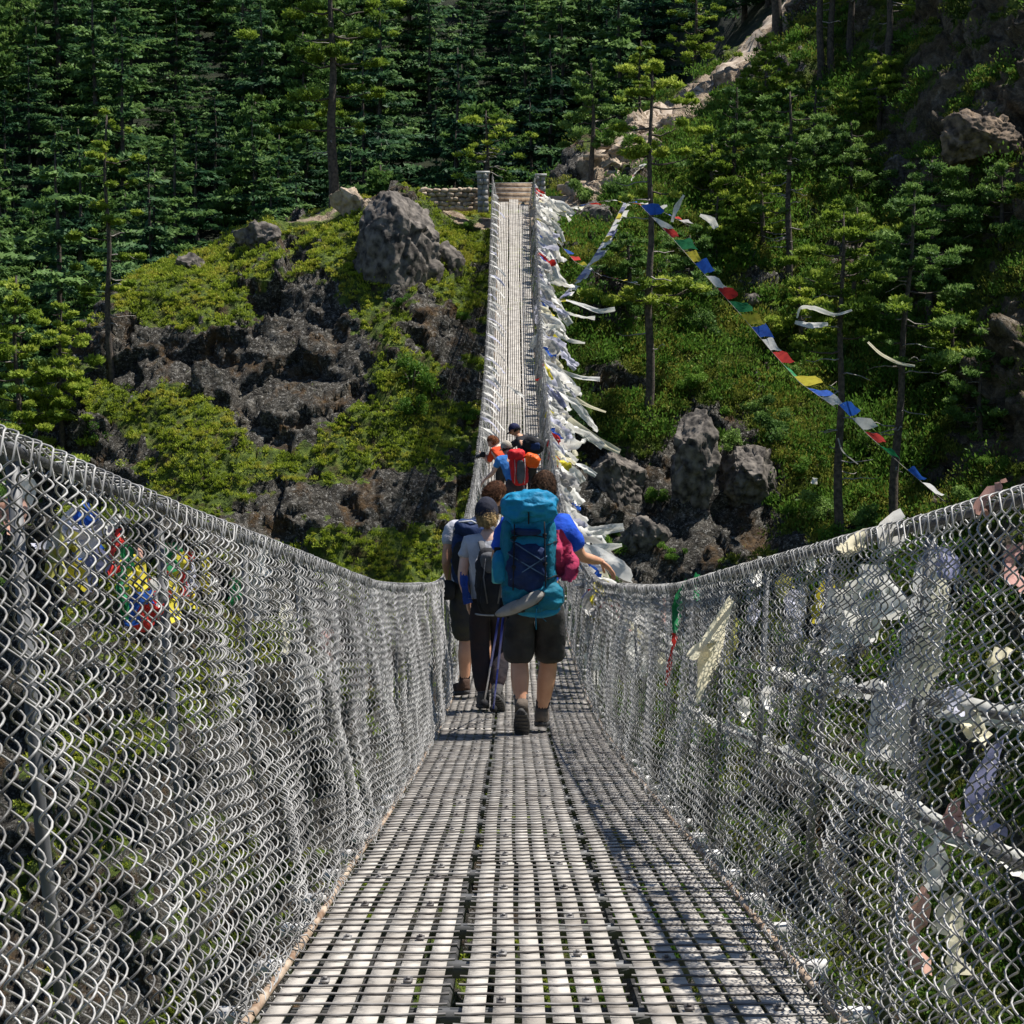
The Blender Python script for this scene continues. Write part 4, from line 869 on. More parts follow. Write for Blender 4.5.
# cloths tied on and behind the near right netting
def side_pt(s, px, row_top, out=0.0):
    """point on the outer netting side seen at this pixel"""
    y = 2.0
    best = None
    for y in np.arange(2.6, 20, .02):
        x = (px-512)/F*y; z = (HZ-row_top)/F*y; h = (z-zd(y))/rh(y); X = AX+s*(.575+(rw(y)-.575)*np.clip(h, 0, 1.0)+out)
        e = abs(x-X)
        if best is None or e < best[0]: best = (e, y, z, X)
    return np.array([best[3], best[1], best[2]])
def net_cloth(s, pts, w, mat, label, seed, out=.03, fold=.5, nw=7, name='scarf', cat='scarf'):
    P = [side_pt(s, a, b, out) for a, b in pts]
    # keep it hanging in one plane near its first point unless it runs along the rail
    o = cloth_strip(P, w, [1, 0, 0], mat, name, fold, seed, None, nw); return tag(o, label, cat)
CPE = clothmat('peach_cloth', (.60, .36, .28), (.42, .25, .2), .3)
CYG = clothmat('olive_yellow_cloth', (.42, .40, .10), (.28, .27, .06), .3)
R1 = 1
net_cloth(R1, [(733, 600), (722, 625), (712, 655), (704, 685), (700, 705)], [.03, .07, .10, .07, .04], CC, 'bright cream scarf knotted on the inside of the right netting', 31, -.05)
net_cloth(R1, [(712, 650), (700, 658), (692, 660)], [.08, .08, .03], CC, 'loose corner of cream cloth beside the knotted cream scarf', 32, -.06)
net_cloth(R1, [(738, 620), (736, 645), (728, 672)], [.03, .06, .05], CYG, 'olive yellow cloth tucked behind the knotted cream scarf', 33)
net_cloth(R1, [(686, 582), (679, 605), (677, 635)], [.03, .05, .03], CGR, 'green strip of cloth on the right netting left of the cream scarf', 34, -.02)
net_cloth(R1, [(677, 636), (672, 660), (668, 688)], [.03, .03, .02], CR, 'red strip hanging below the green strip', 35, -.02)
net_cloth(R1, [(590, 590), (589, 605)], [.04, .04], CR, 'small red and white scrap just below the resting hand', 36, -.03)
net_cloth(R1, [(832, 580), (825, 610), (818, 625)], [.05, .10, .04], CY, 'yellow flag on the right netting left of the white bundle', 37)
net_cloth(R1, [(845, 645), (843, 670), (838, 700)], [.04, .045, .035], CYG, 'olive strip hanging under the yellow flag', 38)
net_cloth(R1, [(872, 570), (862, 600), (852, 625), (858, 650)], [.10, .20, .22, .10], CW, 'big white bundle of cloth behind the right netting', 39, .05)
net_cloth(R1, [(890, 590), (880, 615), (872, 640)], [.10, .16, .10], CW, 'second white bundle pressed to the right of the big bundle', 40, .06)
net_cloth(R1, [(800, 590), (795, 612), (800, 640)], [.05, .10, .06], CL, 'faded lilac rag near the yellow flag on the right netting', 41)
net_cloth(R1, [(935, 558), (925, 610), (912, 660), (902, 715), (895, 770)], [.06, .10, .11, .12, .10], CW, 'long white scarf hanging down outside the right netting', 42, .03)
net_cloth(R1, [(948, 560), (944, 600), (934, 650), (925, 700)], [.05, .06, .06, .04], CC, 'cream scarf hanging beside the long white scarf', 43, .04)
net_cloth(R1, [(938, 556), (952, 565), (950, 580)], [.04, .05, .03], CPU, 'blue-violet cloth at the top of the long white scarf', 44, .02)
net_cloth(R1, [(1018, 545), (1016, 565), (1020, 590)], [.03, .045, .035], CPK, 'pink cloth at the right edge of the photo, high on the netting', 45, .02)
net_cloth(R1, [(1010, 650), (1000, 670), (1004, 690)], [.03, .05, .03], CC, 'small cream rag below the pink cloth', 46)
net_cloth(R1, [(1010, 740), (995, 775), (980, 815), (1012, 835)], [.02, .045, .06, .035], CPU, 'grey-violet cloth hanging over the outer cable at the right edge', 47, .12)
net_cloth(R1, [(968, 808), (960, 828), (975, 842)], [.03, .04, .02], CPK, 'pink rag tied on the outer cable', 48, .13)
net_cloth(R1, [(948, 840), (944, 870), (940, 900)], [.04, .05, .05], CW, 'white cloth hanging from the outer cable beside the pink rag', 49, .12)
net_cloth(R1, [(935, 900), (925, 940), (932, 985)], [.03, .05, .045], CPE, 'peach cloth low on the right netting near the bottom edge', 50, .08)
net_cloth(R1, [(962, 905), (958, 950), (966, 1000)], [.04, .07, .07], CC, 'pale green-white cloth beside the peach cloth', 51, .10)
net_cloth(R1, [(905, 520), (892, 535), (884, 560)], [.05, .07, .04], CW, 'white scarf wound over the right handrail above the white bundles', 52, -.0)
net_cloth(R1, [(868, 536), (855, 548), (842, 552)], [.04, .05, .03], CC, 'yellowish knot of cloth on the right handrail', 53, -.02)
net_cloth(R1, [(1004, 486), (990, 496), (982, 515)], [.03, .045, .03], CPK, 'faded pink cloth wound on the right handrail at the edge', 54, -.01)
for i, (px, row, m_, lab) in enumerate([(760, 600, CL, 'lilac scrap on the netting under the first rise of the right handrail'), (775, 690, CW, 'white scrap beside the outer cable end'), (748, 700, CW, 'white knot where the outer cable disappears'), (815, 545, CW, 'white knot on the right handrail above the lilac rag'),
    (640, 600, CG, 'grey rag on the right netting right of the resting hand'), (790, 575, CYG, 'olive scrap high on the netting under the handrail'), (668, 600, CPK, 'pink scrap beside the green strip'), (905, 690, CL, 'lilac scrap left of the long white scarf'), (965, 690, CL, 'lilac rag on the upper outer cable'), (985, 720, CC, 'cream wrap on the upper outer cable'), (760, 560, CW, 'white twist of cloth over the handrail right of the cream scarf'), (700, 575, CGR, 'grey-green twist on the handrail above the cream scarf')]):
    net_cloth(R1, [(px, row), (px-4, row+12), (px-2, row+26)], [.03, .06, .03], m_, lab, 70+i, .02)
# cloth wound along the two outer cables
for hh, ya, yb, lab in ((.33, 3.2, 10.5, 'dirty white cloth wound along the lower outer cable'), (.60, 3.2, 7.2, 'pale cloth wound along the upper outer cable')):
    yy = np.linspace(ya, yb, 26); P = np.stack([AX+.87+.012*np.sin(yy*9), yy, zd(yy)+hh+.008*np.sin(yy*14)], 1)
    o = cloth_strip(P, list(.035+.03*np.abs(np.sin(np.arange(26)*1.7))), [0, 0, 1], CW, 'scarf', .9, 90, None, 5); tag(o, lab, 'scarf')
# left netting: small coloured flags tied in a cluster
for i, (px, row, w_, L_, m_, lab) in enumerate([(88, 508, .07, .10, CB, 'blue rag at the upper left of the coloured cluster behind the left netting'), (72, 520, .07, .06, CL, 'lilac-white rag touching the blue rag behind the left netting'), (92, 545, .04, .09, CPU, 'dark blue strip hanging under the blue rag'),
    (116, 530, .04, .10, CR, 'red strip in the coloured cluster, left of the brown strip'), (124, 545, .03, .08, CGR, 'green strip beside the left red strip'), (62, 535, .06, .08, CYG, 'dull yellow rag low left of the blue rag'), (75, 560, .03, .06, CY, 'yellow scrap under the dull yellow rag'),
    (138, 545, .03, .10, CPE, 'brown strip in the middle of the coloured cluster'), (133, 565, .04, .05, CY, 'bright yellow scrap under the brown strip'), (122, 588, .04, .06, CGR, 'green flag at the lower left of the coloured cluster'), (136, 592, .06, .06, CB, 'blue flag in the bottom row of the coloured cluster'),
    (149, 595, .05, .07, CR, 'red flag at the bottom of the coloured cluster'), (156, 580, .06, .07, CW, 'white flag above the bottom red flag'), (160, 570, .04, .04, CR, 'small red flag above the white flag'), (176, 550, .05, .10, CY, 'yellow strip left of the tall red strip'), (184, 552, .05, .12, CR, 'tall red strip at the right of the coloured cluster'),
    (190, 560, .03, .09, CL, 'lilac strip right of the tall red strip'), (172, 545, .04, .05, CGR, 'green scrap above the yellow strip'), (205, 562, .06, .07, CY, 'yellow rag at the right end of the coloured cluster'), (212, 575, .05, .06, CW, 'white rag at the right end of the coloured cluster'), (192, 590, .03, .05, CY, 'yellow drop-shaped scrap under the right end'),
    (170, 590, .05, .05, CY, 'yellow flag low beside the tall red strip'), (166, 592, .04, .05, CR, 'small red flag low beside the yellow flag'), (235, 580, .05, .06, CGR, 'green scrap right of the coloured cluster'),
    (255, 580, .05, .16, CG, 'grey-white cloth behind the left netting right of the coloured cluster'), (285, 605, .045, .20, CC, 'cream cloth hanging lower right of the grey-white cloth'), (300, 660, .06, .18, CG, 'long grey rag low on the left netting'), (325, 630, .05, .14, CPK, 'faded pink rag on the left netting'), (10, 492, .03, .07, CPE, 'brownish cloth at the left edge of the photo'), (20, 482, .025, .05, CW, 'white rag beside the brownish cloth'), (115, 515, .05, .06, CW, 'white scrap right of the blue rag'), (265, 545, .05, .10, CW, 'white twist on the left handrail'), (370, 590, .05, .12, CG, 'grey rag on the left netting near its lowest point'), (412, 600, .05, .14, CW, 'white rag on the left netting before the hikers')]):
    p = side_pt(-1, px, row, .035); rg2 = np.random.default_rng(500+i)
    L_ *= .8; pts = [p, p+np.array([.0, .015*rg2.normal(), -L_*.35]), p+np.array([-.01, .02*rg2.normal(), -L_*.7]), p+np.array([0, .03*rg2.normal(), -L_])]
    # face the deck: strip lies along the netting
    o = cloth_strip(pts, [w_*1.1, w_*1.9, w_*1.8, w_*1.0], [1, 0, 0], m_, 'scarf' if w_ > .055 else 'prayer_flag', .3, 700+i, None, 6); tag(o, lab, 'scarf' if w_ > .055 else 'prayer flag')
# ============================================================ people
def skin_np(nodes, edges, sub=2, branch=.6):
    """nodes: list of (x,y,z,rx,ry); returns verts, quads/tris of the skinned surface"""
    me = bpy.data.meshes.new('tmp'); me.from_pydata([n[:3] for n in nodes], edges, [])
    ob = bpy.data.objects.new('tmp', me); COL.objects.link(ob)
    ob.modifiers.new('s', 'SKIN').use_smooth_shade = True
    sv = me.skin_vertices[0].data
    for i, n in enumerate(nodes):
        sv[i].radius = (n[3], n[4] if len(n) > 4 else n[3]); sv[i].use_root = (i == 0)
    m2 = ob.modifiers.new('u', 'SUBSURF'); m2.levels = sub; m2.render_levels = sub
    dg = bpy.context.evaluated_depsgraph_get(); ev = ob.evaluated_get(dg); mm = ev.to_mesh()
    V = np.array([v.co[:] for v in mm.vertices]); Q = [list(p.vertices) for p in mm.polygons if len(p.vertices) == 4]; T = [list(p.vertices) for p in mm.polygons if len(p.vertices) == 3]
    ev.to_mesh_clear(); bpy.data.objects.remove(ob); bpy.data.meshes.remove(me)
    return V, Q, T
M_SKIN = pmat('tan_skin', (.60, .31, .18), (.48, .23, .13), 9, .55, 0, .1, 60)  # orange-tan skin tone, slightly mottled by noise
M_SKINP = pmat('pale_skin', (.66, .42, .32), (.55, .32, .24), 9, .55, 0, .1, 60)
M_LIP = pmat('lips', (.4, .14, .12), None, 9, .5); M_EYE = pmat('eye_white', (.75, .73, .70), None, 9, .3); M_IRIS = pmat('iris', (.05, .03, .02), None, 9, .3)
def hair_mat(name, c): return pmat(name, c, tuple(v*.3 for v in c), 40, .75, 0, .25, 90, spec=.15, contrast=(.35, .65))
def fab(name, c, c2=None, rough=.85, scale=7): return pmat(name, c, c2 or tuple(v*.5 for v in c), scale, rough, 0, 1.0, 13, spec=.2)
def hand_chains(w, d, palm_n, side, curl=.5, sc_=1.0):
    """w wrist, d pointing along the hand, palm_n out of the palm, side = thumb side vector"""
    w = np.asarray(w, float); d = np.asarray(d, float)/np.linalg.norm(d); n = np.asarray(palm_n, float); n = n-d*(n@d); n /= np.linalg.norm(n); s = np.asarray(side, float); s = s-d*(s@d)-n*(s@n); s /= np.linalg.norm(s)
    ch = []
    for k, (o, L_) in enumerate([(.030, .072), (.010, .080), (-.010, .075), (-.029, .060)]):
        b = w+d*.082*sc_+s*o*sc_; r0 = w+d*.04*sc_+s*o*.6*sc_; pts = [r0, b]; dd = d.copy(); p = b
        for q, fr in enumerate((.45, .30, .25)):
            a = curl*(.45+.45*q); dd2 = dd*cos(a*.6)+n*sin(a*.6); dd2 /= np.linalg.norm(dd2); p = p+dd2*L_*fr*sc_; dd = dd2; pts.append(p)
        ch.append((pts, [.0095, .0092, .0085, .0078, .0068]))
    b = w+d*.018*sc_+s*.02*sc_; t1 = b+(d*.6+s*.75+n*.2)*.036*sc_; t2 = t1+(d*.85+s*.3+n*.4)*.03*sc_; t3 = t2+(d*.9+n*.5)*.024*sc_
    ch.append(([w+d*.01*sc_, b, t1, t2, t3], [.012, .0115, .0105, .0095, .008]))
    return ch
def human(name_loc, J, label, skin=M_SKIN, hair=None, hairlen=0, head_dir=(0, 1, 0), head_tilt=0, legs='bare', build=1.0, lhand=None, rhand=None):
    """J: joints in metres relative to the ground point; body is one continuous surface"""
    b = build; n = []; e = []
    def add(p, rx, ry=None, frm=None):
        n.append((*[float(v) for v in p], rx, ry if ry else rx))
        if frm is not None: e.append((frm, len(n)-1))
        return len(n)-1
    P = {k: np.array(v, float) for k, v in J.items()}
    pel = add(P['pelvis'], .145*b, .105*b)
    wa = add(P['waist'], .135*b, .10*b, pel); chs = add(P['chest'], .155*b, .115*b, wa); nb = add(P['neck'], .075, .07, chs)
    hd = P['head']; up = (hd-P['neck']); up /= np.linalg.norm(up)
    nk = add(P['neck']+up*.07, .055, .055, nb)
    fd = np.array(head_dir, float); fd /= np.linalg.norm(fd)
    for s, S in (('l', -1), ('r', 1)):
        sh = add(P['sh'+s], .062*b, .058*b, chs); ua = add(P['sh'+s]*.5+P['el'+s]*.5, .050*b, None, sh); el = add(P['el'+s], .040, None, ua); fa = add(P['el'+s]*.65+P['wr'+s]*.35, .041, None, el); wr = add(P['wr'+s], .027, .024, fa)
        hp = add(P['pelvis']*.35+P['hip'+s]*.65-np.array([0, 0, .05]), .10*b, None, pel); th = add(P['hip'+s]*.5+P['kn'+s]*.5, .082*b, None, hp); kn = add(P['kn'+s], .056*b, None, th); cf = add(P['kn'+s]*.68+P['an'+s]*.32+np.array([0, -.018, 0]), .068*b, None, kn); an = add(P['an'+s], .037, None, cf)
    V, Q, T = skin_np(n, e, 2); mb = MB(); mb.add(V, Q, T)
    # head as a shaped ovoid blended onto the neck
    c = hd; z_ = up; x_ = np.cross(fd, z_); x_ /= np.linalg.norm(x_); y_ = np.cross(z_, x_); Rm = np.stack([x_, y_, z_], 1)
    bm = bmesh.new(); bmesh.ops.create_icosphere(bm, subdivisions=4, radius=1); H = np.array([v.co[:] for v in bm.verts]); Fc = [[v.index for v in f.verts] for f in bm.faces]; bm.free()
    Hh = H*np.array([.076, .096, .118]); low = np.clip(-H[:, 2], 0, 1); Hh[:, 0] *= 1-.32*low**1.5; Hh[:, 1] *= 1-.14*low; Hh[:, 1] += .018*low*(H[:, 1] > -.2)
    fr = np.clip(H[:, 1], 0, 1)**6
    Hh[:, 1] += .024*np.exp(-((H[:, 0]/.16)**2)-((H[:, 2]+.12)/.22)**2)*fr*1.2                    # nose
    for sx in (-1, 1): Hh[:, 1] -= .010*np.exp(-((H[:, 0]-sx*.36)/.16)**2-((H[:, 2]-.06)/.12)**2)*(H[:, 1] > 0)   # eye sockets
    Hh[:, 1] += .006*np.exp(-((H[:, 0])/.22)**2-((H[:, 2]+.48)/.10)**2)*(H[:, 1] > 0)
    mb.add(Hh@Rm.T+c, None, Fc)
    for sx in (-1, 1): ell(mb, c+Rm@np.array([sx*.076, -.008, -.004]), (.011, .022, .032), Rm@rotz(sx*-.35), sub=2)
    for s, hs in (('l', lhand), ('r', rhand)):
        S = -1 if s == 'l' else 1; w = P['wr'+s]; fa = P['wr'+s]-P['el'+s]; fa /= np.linalg.norm(fa)
        hs = hs or dict(d=fa+np.array([0, .1, -.3]), n=np.array([-S, 0, 0]), s=np.array([0, 1, 0]), curl=.6)
        d = np.array(hs['d'], float); d /= np.linalg.norm(d); nn = np.array(hs['n'], float); ss = np.array(hs['s'], float)
        nn = nn-d*(nn@d); nn /= np.linalg.norm(nn); ss = ss-d*(ss@d)-nn*(ss@nn); ss /= np.linalg.norm(ss)
        Rh = np.stack([ss, nn, d], 1)
        ell(mb, w+d*.045, (.040, .0165, .052), Rh, cube=.8, sub=3); ell(mb, w+d*.0, (.026, .021, .028), Rh, sub=2)
        for pts, rr in hand_chains(w, d, nn, ss, hs.get('curl', .5)):
            mb.tube(np.array(pts), np.array(rr), 8); ell(mb, pts[-1], (rr[-1],)*3, sub=2)
    root = thing('person', name_loc, label, 'person')
    body = mb.build('body', skin, root, True)
    q = MB()
    for sx in (-1, 1): ell(q, c+Rm@np.array([sx*.028, .079, .008]), (.012, .009, .0075), Rm, sub=2)
    q.build('eyes', M_EYE, root, True)
    q = MB(); ell(q, c+Rm@np.array([0, .083, -.052]), (.022, .008, .007), Rm, sub=2); q.build('mouth', M_LIP, root, True)
    if hair is not None:
        hb = MB(); bm = bmesh.new(); bmesh.ops.create_icosphere(bm, subdivisions=5, radius=1); H = np.array([v.co[:] for v in bm.verts]); Fc = np.array([[v.index for v in f.verts] for f in bm.faces]); bm.free()
        keep = (H[:, 2] > .30-.0*H[:, 1]) | (H[:, 1] < .22) & (H[:, 2] > -.45-hairlen) ; keep &= ~((H[:, 1] > .55) & (H[:, 2] < .62))
        S = H*np.array([.086, .106, .127])*(1+.035*fbm(H*np.array([9, 9, 2.5]), 3, 5)+.02*fbm(H*np.array([30, 30, 7]), 2, 9)+.03*fbm(H*2.2, 2, 4))[:, None]; S[:, 1] -= .004
        if hairlen: S[:, 2] -= hairlen*.10*np.clip(-H[:, 1], 0, 1)
        f = Fc[keep[Fc].all(1)]; hb.add(S@Rm.T+c, None, f)
        rgh = np.random.default_rng(8); ki = np.where(keep)[0]; pk_ = ki[rgh.integers(0, len(ki), 2600)]; root_ = S[pk_]+rgh.normal(size=(2600, 3))*.002; nn_ = H[pk_]
        fl = np.stack([nn_[:, 0]*.3, -.25+nn_[:, 1]*.3, -.75+.2*nn_[:, 2]], 1)+nn_*.22+rgh.normal(size=nn_.shape)*.22; fl /= np.linalg.norm(fl, axis=1)[:, None]
        sd2 = np.cross(fl, nn_); sd2 /= np.linalg.norm(sd2, axis=1)[:, None]+1e-9; L_h = .014+.014*rgh.random(2600)[:, None]
        Vh = np.stack([root_-sd2*.0022, root_+sd2*.0022, root_+fl*L_h], 1).reshape(-1, 3); hb.add(Vh@Rm.T+c, None, np.arange(7800).reshape(-1, 3))
        hb.build('hair', hair, root, True)
    root['_'] = 1; del root['_']
    return root, P, Rm, c
def garment(root, name, mat, nodes, edges, amp=.012, seed=1, sub=3, cutz=None):
    V, Q, T = skin_np(nodes, edges, sub); V = V+(amp*(fbm(V*np.array([9, 9, 5])+seed, 4, seed)+.9*ridged(V@np.array([[1, 0, .5], [0, 1, 0], [-.5, 0, 1]])*np.array([7, 7, 13])+seed, 2, seed+5)))[:, None]*(V-V.mean(0))/np.linalg.norm(V-V.mean(0), axis=1)[:, None]
    mb = MB(); mb.add(V, Q, T); return mb.build(name, mat, root, True)
def shirt(root, P, mat, b=1.0, sleeve=.75, amp=.012, seed=1):
    n = []; e = []
    def add(p, rx, ry, f=None):
        n.append((*[float(v) for v in p], rx, ry)); 
        if f is not None: e.append((f, len(n)-1))
        return len(n)-1
    a = add(P['waist'], .160*b, .125*b); h = add(P['pelvis']+np.array([0, 0, .0]), .168*b, .13*b, a); c = add(P['chest'], .178*b, .135*b, a); k = add(P['neck']-np.array([0, 0, .01]), .085, .08, c)
    for s in 'lr':
        S = P['sh'+s]; sh = add(S, .082*b, .078*b, c); E = P['el'+s]; m = add(S*(1-sleeve*.6)+E*sleeve*.6, .068*b, .068*b, sh); add(S*(1-sleeve)+E*sleeve, .064*b, .062*b, m)
    return garment(root, 'shirt', mat, n, e, amp, seed)
def trousers(root, P, mat, length='short', b=1.0, amp=.010, seed=4, name='shorts', tight=False):
    n = []; e = []
    def add(p, rx, ry, f=None):
        n.append((*[float(v) for v in p], rx, ry)); 
        if f is not None: e.append((f, len(n)-1))
        return len(n)-1
    t = .92 if tight else 1.0
    r = add(P['pelvis']+np.array([0, 0, -.02]), .168*b*t, .130*b*t); add(P['pelvis']*.4+P['waist']*.6, .150*b*t, .12*b*t, r)
    for s in 'lr':
        h = add(P['pelvis']*.35+P['hip'+s]*.65-np.array([0, 0, .06]), .118*b*t, .118*b*t, r); m = add(P['hip'+s]*.5+P['kn'+s]*.5, .104*b*t, .104*b*t, h)
        if length == 'short': add(P['hip'+s]*.02+P['kn'+s]*.98-np.array([0, 0, .035]), .100*b, .100*b, m)
        else: k = add(P['kn'+s], .080*b, .080*b, m); c = add(P['kn'+s]*.62+P['an'+s]*.38+np.array([0, -.015, 0]), .084*b, .086*b, k); add(P['kn'+s]*.1+P['an'+s]*.9, .056, .056, c)
    return garment(root, name, mat, n, e, amp, seed)
def boot(root, an, toe, mat, sole, lift=0, sockmat=None, sock_h=.10, kn=None, name='boot'):
    an = np.array(an, float); toe = np.array(toe, float); d = toe-an; dh = d/np.linalg.norm(d)
    heel = an+np.array([0, 0, -.05])-dh*.03
    up = np.array([0, 0, 1.0]) if kn is None else (np.array(kn)-an)/np.linalg.norm(np.array(kn)-an)
    # foot frame: sole plane through heel and toe
    f = toe-heel; f /= np.linalg.norm(f); x = np.cross(f, [0, 0, 1.0]); x /= np.linalg.norm(x); u = np.cross(x, f); Rm = np.stack([x, f, u], 1)
    mb = MB(); mid = (heel+toe)/2; L_ = .29
    ell(mb, mid+u*.03+f*.01, (.050, L_/2, .046), Rm, cube=1.2, sub=4, seed=3, amp=.004)
    ell(mb, an*.5+heel*.5+u*.03+f*.015, (.042, .058, .060), Rm, cube=.8, sub=3); mb.tube(np.array([an-up*.02, an+up*.055]), np.array([.044, .047]), 14)
    o = mb.build(name, mat, root, True)
    sb = MB(); n = 24; a = np.linspace(0, 2*pi, n, endpoint=False); rad_x = .054; prof = np.stack([rad_x*np.cos(a)*(1+.12*np.sin(a)), (L_/2+.008)*np.sin(a)], 1)
    top = mid+f*.01; V = [top+x*p[0]+f*p[1]+u*(-.002) for p in prof]+[top+x*p[0]+f*p[1]+u*(-.028) for p in prof]+[top+u*-.028]+[top-u*.002]
    Q = [[i, (i+1) % n, n+(i+1) % n, n+i] for i in range(n)]; T = [[2*n, n+i, n+(i+1) % n] for i in range(n)]+[[2*n+1, (i+1) % n, i] for i in range(n)]
    sb.add(V, Q, T)
    for k in range(7): sb.box(top+f*(-.115+.038*k)-u*.030, (.085, .014, .008), Rm)
    sb.build('sole', sole, o)
    if sockmat is not None:
        q = MB(); q.tube(np.array([an+up*.03, an+up*(.05+sock_h*.5), an+up*(.05+sock_h)]), np.array([.044, .047, .052]), 14); q.build('sock', sockmat, root, True)
    return o
def cap(root, c, Rm, mat, peak=1, name='cap'):
    bm = bmesh.new(); bmesh.ops.create_icosphere(bm, subdivisions=4, radius=1); H = np.array([v.co[:] for v in bm.verts]); Fc = np.array([[v.index for v in f.verts] for f in bm.faces]); bm.free()
    S = H*np.array([.094, .116, .126])*(1+.012*fbm(H*5, 2, 3))[:, None]; keep = H[:, 2] > -.16+.28*H[:, 1]; mb = MB(); mb.add((S+[0, -.003, .012])@Rm.T+c, None, Fc[keep[Fc].all(1)])
    o = mb.build(name, mat, root, True)
    # peak: curved shell out of the front
    V = []; nu = 9; nv = 5
    for j in range(nv):
        for i in range(nu):
            a = (i/(nu-1)-.5)*2.2; r = 1+.75*j/(nv-1)*cos(a*.8)
            V.append([.088*sin(a)*(1+.1*j/(nv-1)), peak*(.100*cos(a)*r+.004), .030-.012*j/(nv-1)-.018*abs(sin(a))])
    V = np.array(V); i = np.arange(nu*nv).reshape(nv, nu); q = MB(); q.add(np.concatenate([V, V-[0, 0, .004]])@Rm.T+c, np.concatenate([np.stack([i[:-1, :-1], i[1:, :-1], i[1:, 1:], i[:-1, 1:]], -1).reshape(-1, 4), np.stack([i[:-1, :-1], i[:-1, 1:], i[1:, 1:], i[1:, :-1]], -1).reshape(-1, 4)+nu*nv]))
    q.build('peak', mat, o, True)
def straps(root_t, P, mat, w=.05, back=-.14):
    for s, S in (('l', -1), ('r', 1)):
        sh = P['sh'+s]*.6+P['neck']*.4; pts = [sh+np.array([0, back+.01, -.02]), sh+np.array([0, -.05, .085]), sh+np.array([0, .06, .07]), P['chest']+np.array([S*.12, .165, .02]), P['waist']+np.array([S*.15, .14, .06]), P['waist']+np.array([S*.175, back*.4, .0])]
        s0 = np.linspace(0, 1, len(pts)); s1 = np.linspace(0, 1, 22); Q = np.array([np.interp(s1, s0, np.array(pts)[:, k]) for k in range(3)]).T
        for _ in range(2): Q[1:-1] = (Q[:-2]+2*Q[1:-1]+Q[2:])/4
        mb = MB(); mb.tube(Q, w/2, 8, True, (1, .25)); mb.build('shoulder_strap', mat, root_t, True)
SOLE = pmat('black_rubber_sole', (.035, .033, .032), None, 20, .8)
def gnd(px, y): return np.array([(px-512)/F*y, y, float(zd(y))+.004])
# ---------------- A: the man with the teal pack
A0 = gnd(535, 13.3)
JA = dict(pelvis=(-.005, 0, .95), waist=(0, .01, 1.10), chest=(.005, .03, 1.30), neck=(.02, .05, 1.475), head=(.055, .09, 1.655), shl=(-.185, .03, 1.415), ell=(-.26, .16, 1.17), wrl=(-.20, .36, 1.06), shr=(.205, .03, 1.415), elr=(.315, .10, 1.19), wrr=(.455, .22, 1.145),
          hipl=(-.10, 0, .92), knl=(-.105, .05, .50), anl=(-.09, -.14, .20), toel=(-.085, -.04, .035), hipr=(.10, 0, .92), knr=(.10, .13, .49), anr=(.045, .14, .10), toer=(.06, .33, .03))
MA = fab('bright_blue_shirt', (.02, .10, .62), (.012, .06, .42))
HA = hair_mat('brown_hair', (.085, .042, .022))
rA, PA, RA, cA = human(A0, JA, 'man in blue shirt and dark shorts walking away, right hand resting on the netting', M_SKIN, HA, .1, (-.15, 1, -.05), build=1.06,
    rhand=dict(d=(.75, .25, -.72), n=(-.3, -.1, -.7), s=(-.2, 1, .1), curl=.55), lhand=dict(d=(.2, .9, -.3), n=(.6, 0, -.5), s=(.2, .2, 1), curl=1.3))
shirt(rA, PA, MA, 1.06, .80, .012, 2)
M_SH = fab('charcoal_shorts', (.045, .043, .042), (.02, .019, .019)); trousers(rA, PA, M_SH, 'short', 1.10, .014, 4)
MBT = fab('grey_brown_boot', (.13, .105, .085), (.06, .05, .04)); boot(rA, PA['anl'], PA['toel'], MBT, SOLE, kn=PA['knl'], sockmat=fab('grey_sock', (.12, .115, .11)), sock_h=.04); boot(rA, PA['anr'], PA['toer'], MBT, SOLE, kn=PA['knr'], sockmat=fab('dark_sock', (.04, .04, .05)), sock_h=.05)
# pack A
TEAL = fab('teal_pack_cloth', (.010, .24, .42), (.006, .15, .29), .6, 5); TEALD = fab('deep_teal_cloth', (.01, .16, .24), (.006, .10, .15), .7); NAVY = fab('navy_pack_cloth', (.012, .03, .10), (.008, .018, .06), .7); BLK = fab('black_webbing', (.02, .02, .022), None, .8)
pk = thing('backpack', A0+np.array([-.045, -.25, .93]), 'big teal hiking pack with a navy middle on the back of the man in front', 'backpack')
pk.scale = (.92, 1, .86)
def pp(x, y, z): return np.array([x, y, z])
mb = MB(); ell(mb, pp(.0, 0, .38), (.185, .135, .42), None, 3, .028, 1.4, 5, 6); mb.build('main_compartment', TEAL, pk, True)
mb = MB(); ell(mb, pp(.01, -.015, .725), (.195, .155, .135), rotx(-.12), 4, .04, .9, 5, 7); mb.build('lid', TEAL, pk, True)
mb = MB(); ell(mb, pp(-.02, -.12, .29), (.140, .055, .19), None, 5, .028, 1.2, 5, 8); mb.build('front_pocket', NAVY, pk, True)
mb = MB(); ell(mb, pp(-.02, -.150, .56), (.115, .03, .035), None, 6, .012, .6, 4); mb.build('zip_pocket', NAVY, pk, True)
mb = MB(); ell(mb, pp(.025, -.03, .06), (.215, .13, .125), None, 7, .025, 1.2, 5, 7); mb.build('bottom_compartment', TEALD, pk, True)
mb = MB(); ell(mb, pp(.06, -.02, -.045), (.16, .11, .055), rotz(.1), 8, .02, .8, 4); mb.build('hip_belt', TEAL, pk, True)
mb = MB(); ell(mb, pp(-.205, -.02, .28), (.05, .085, .13), None, 9, .014, 1.0, 4); mb.build('side_pocket', TEAL, pk, True)
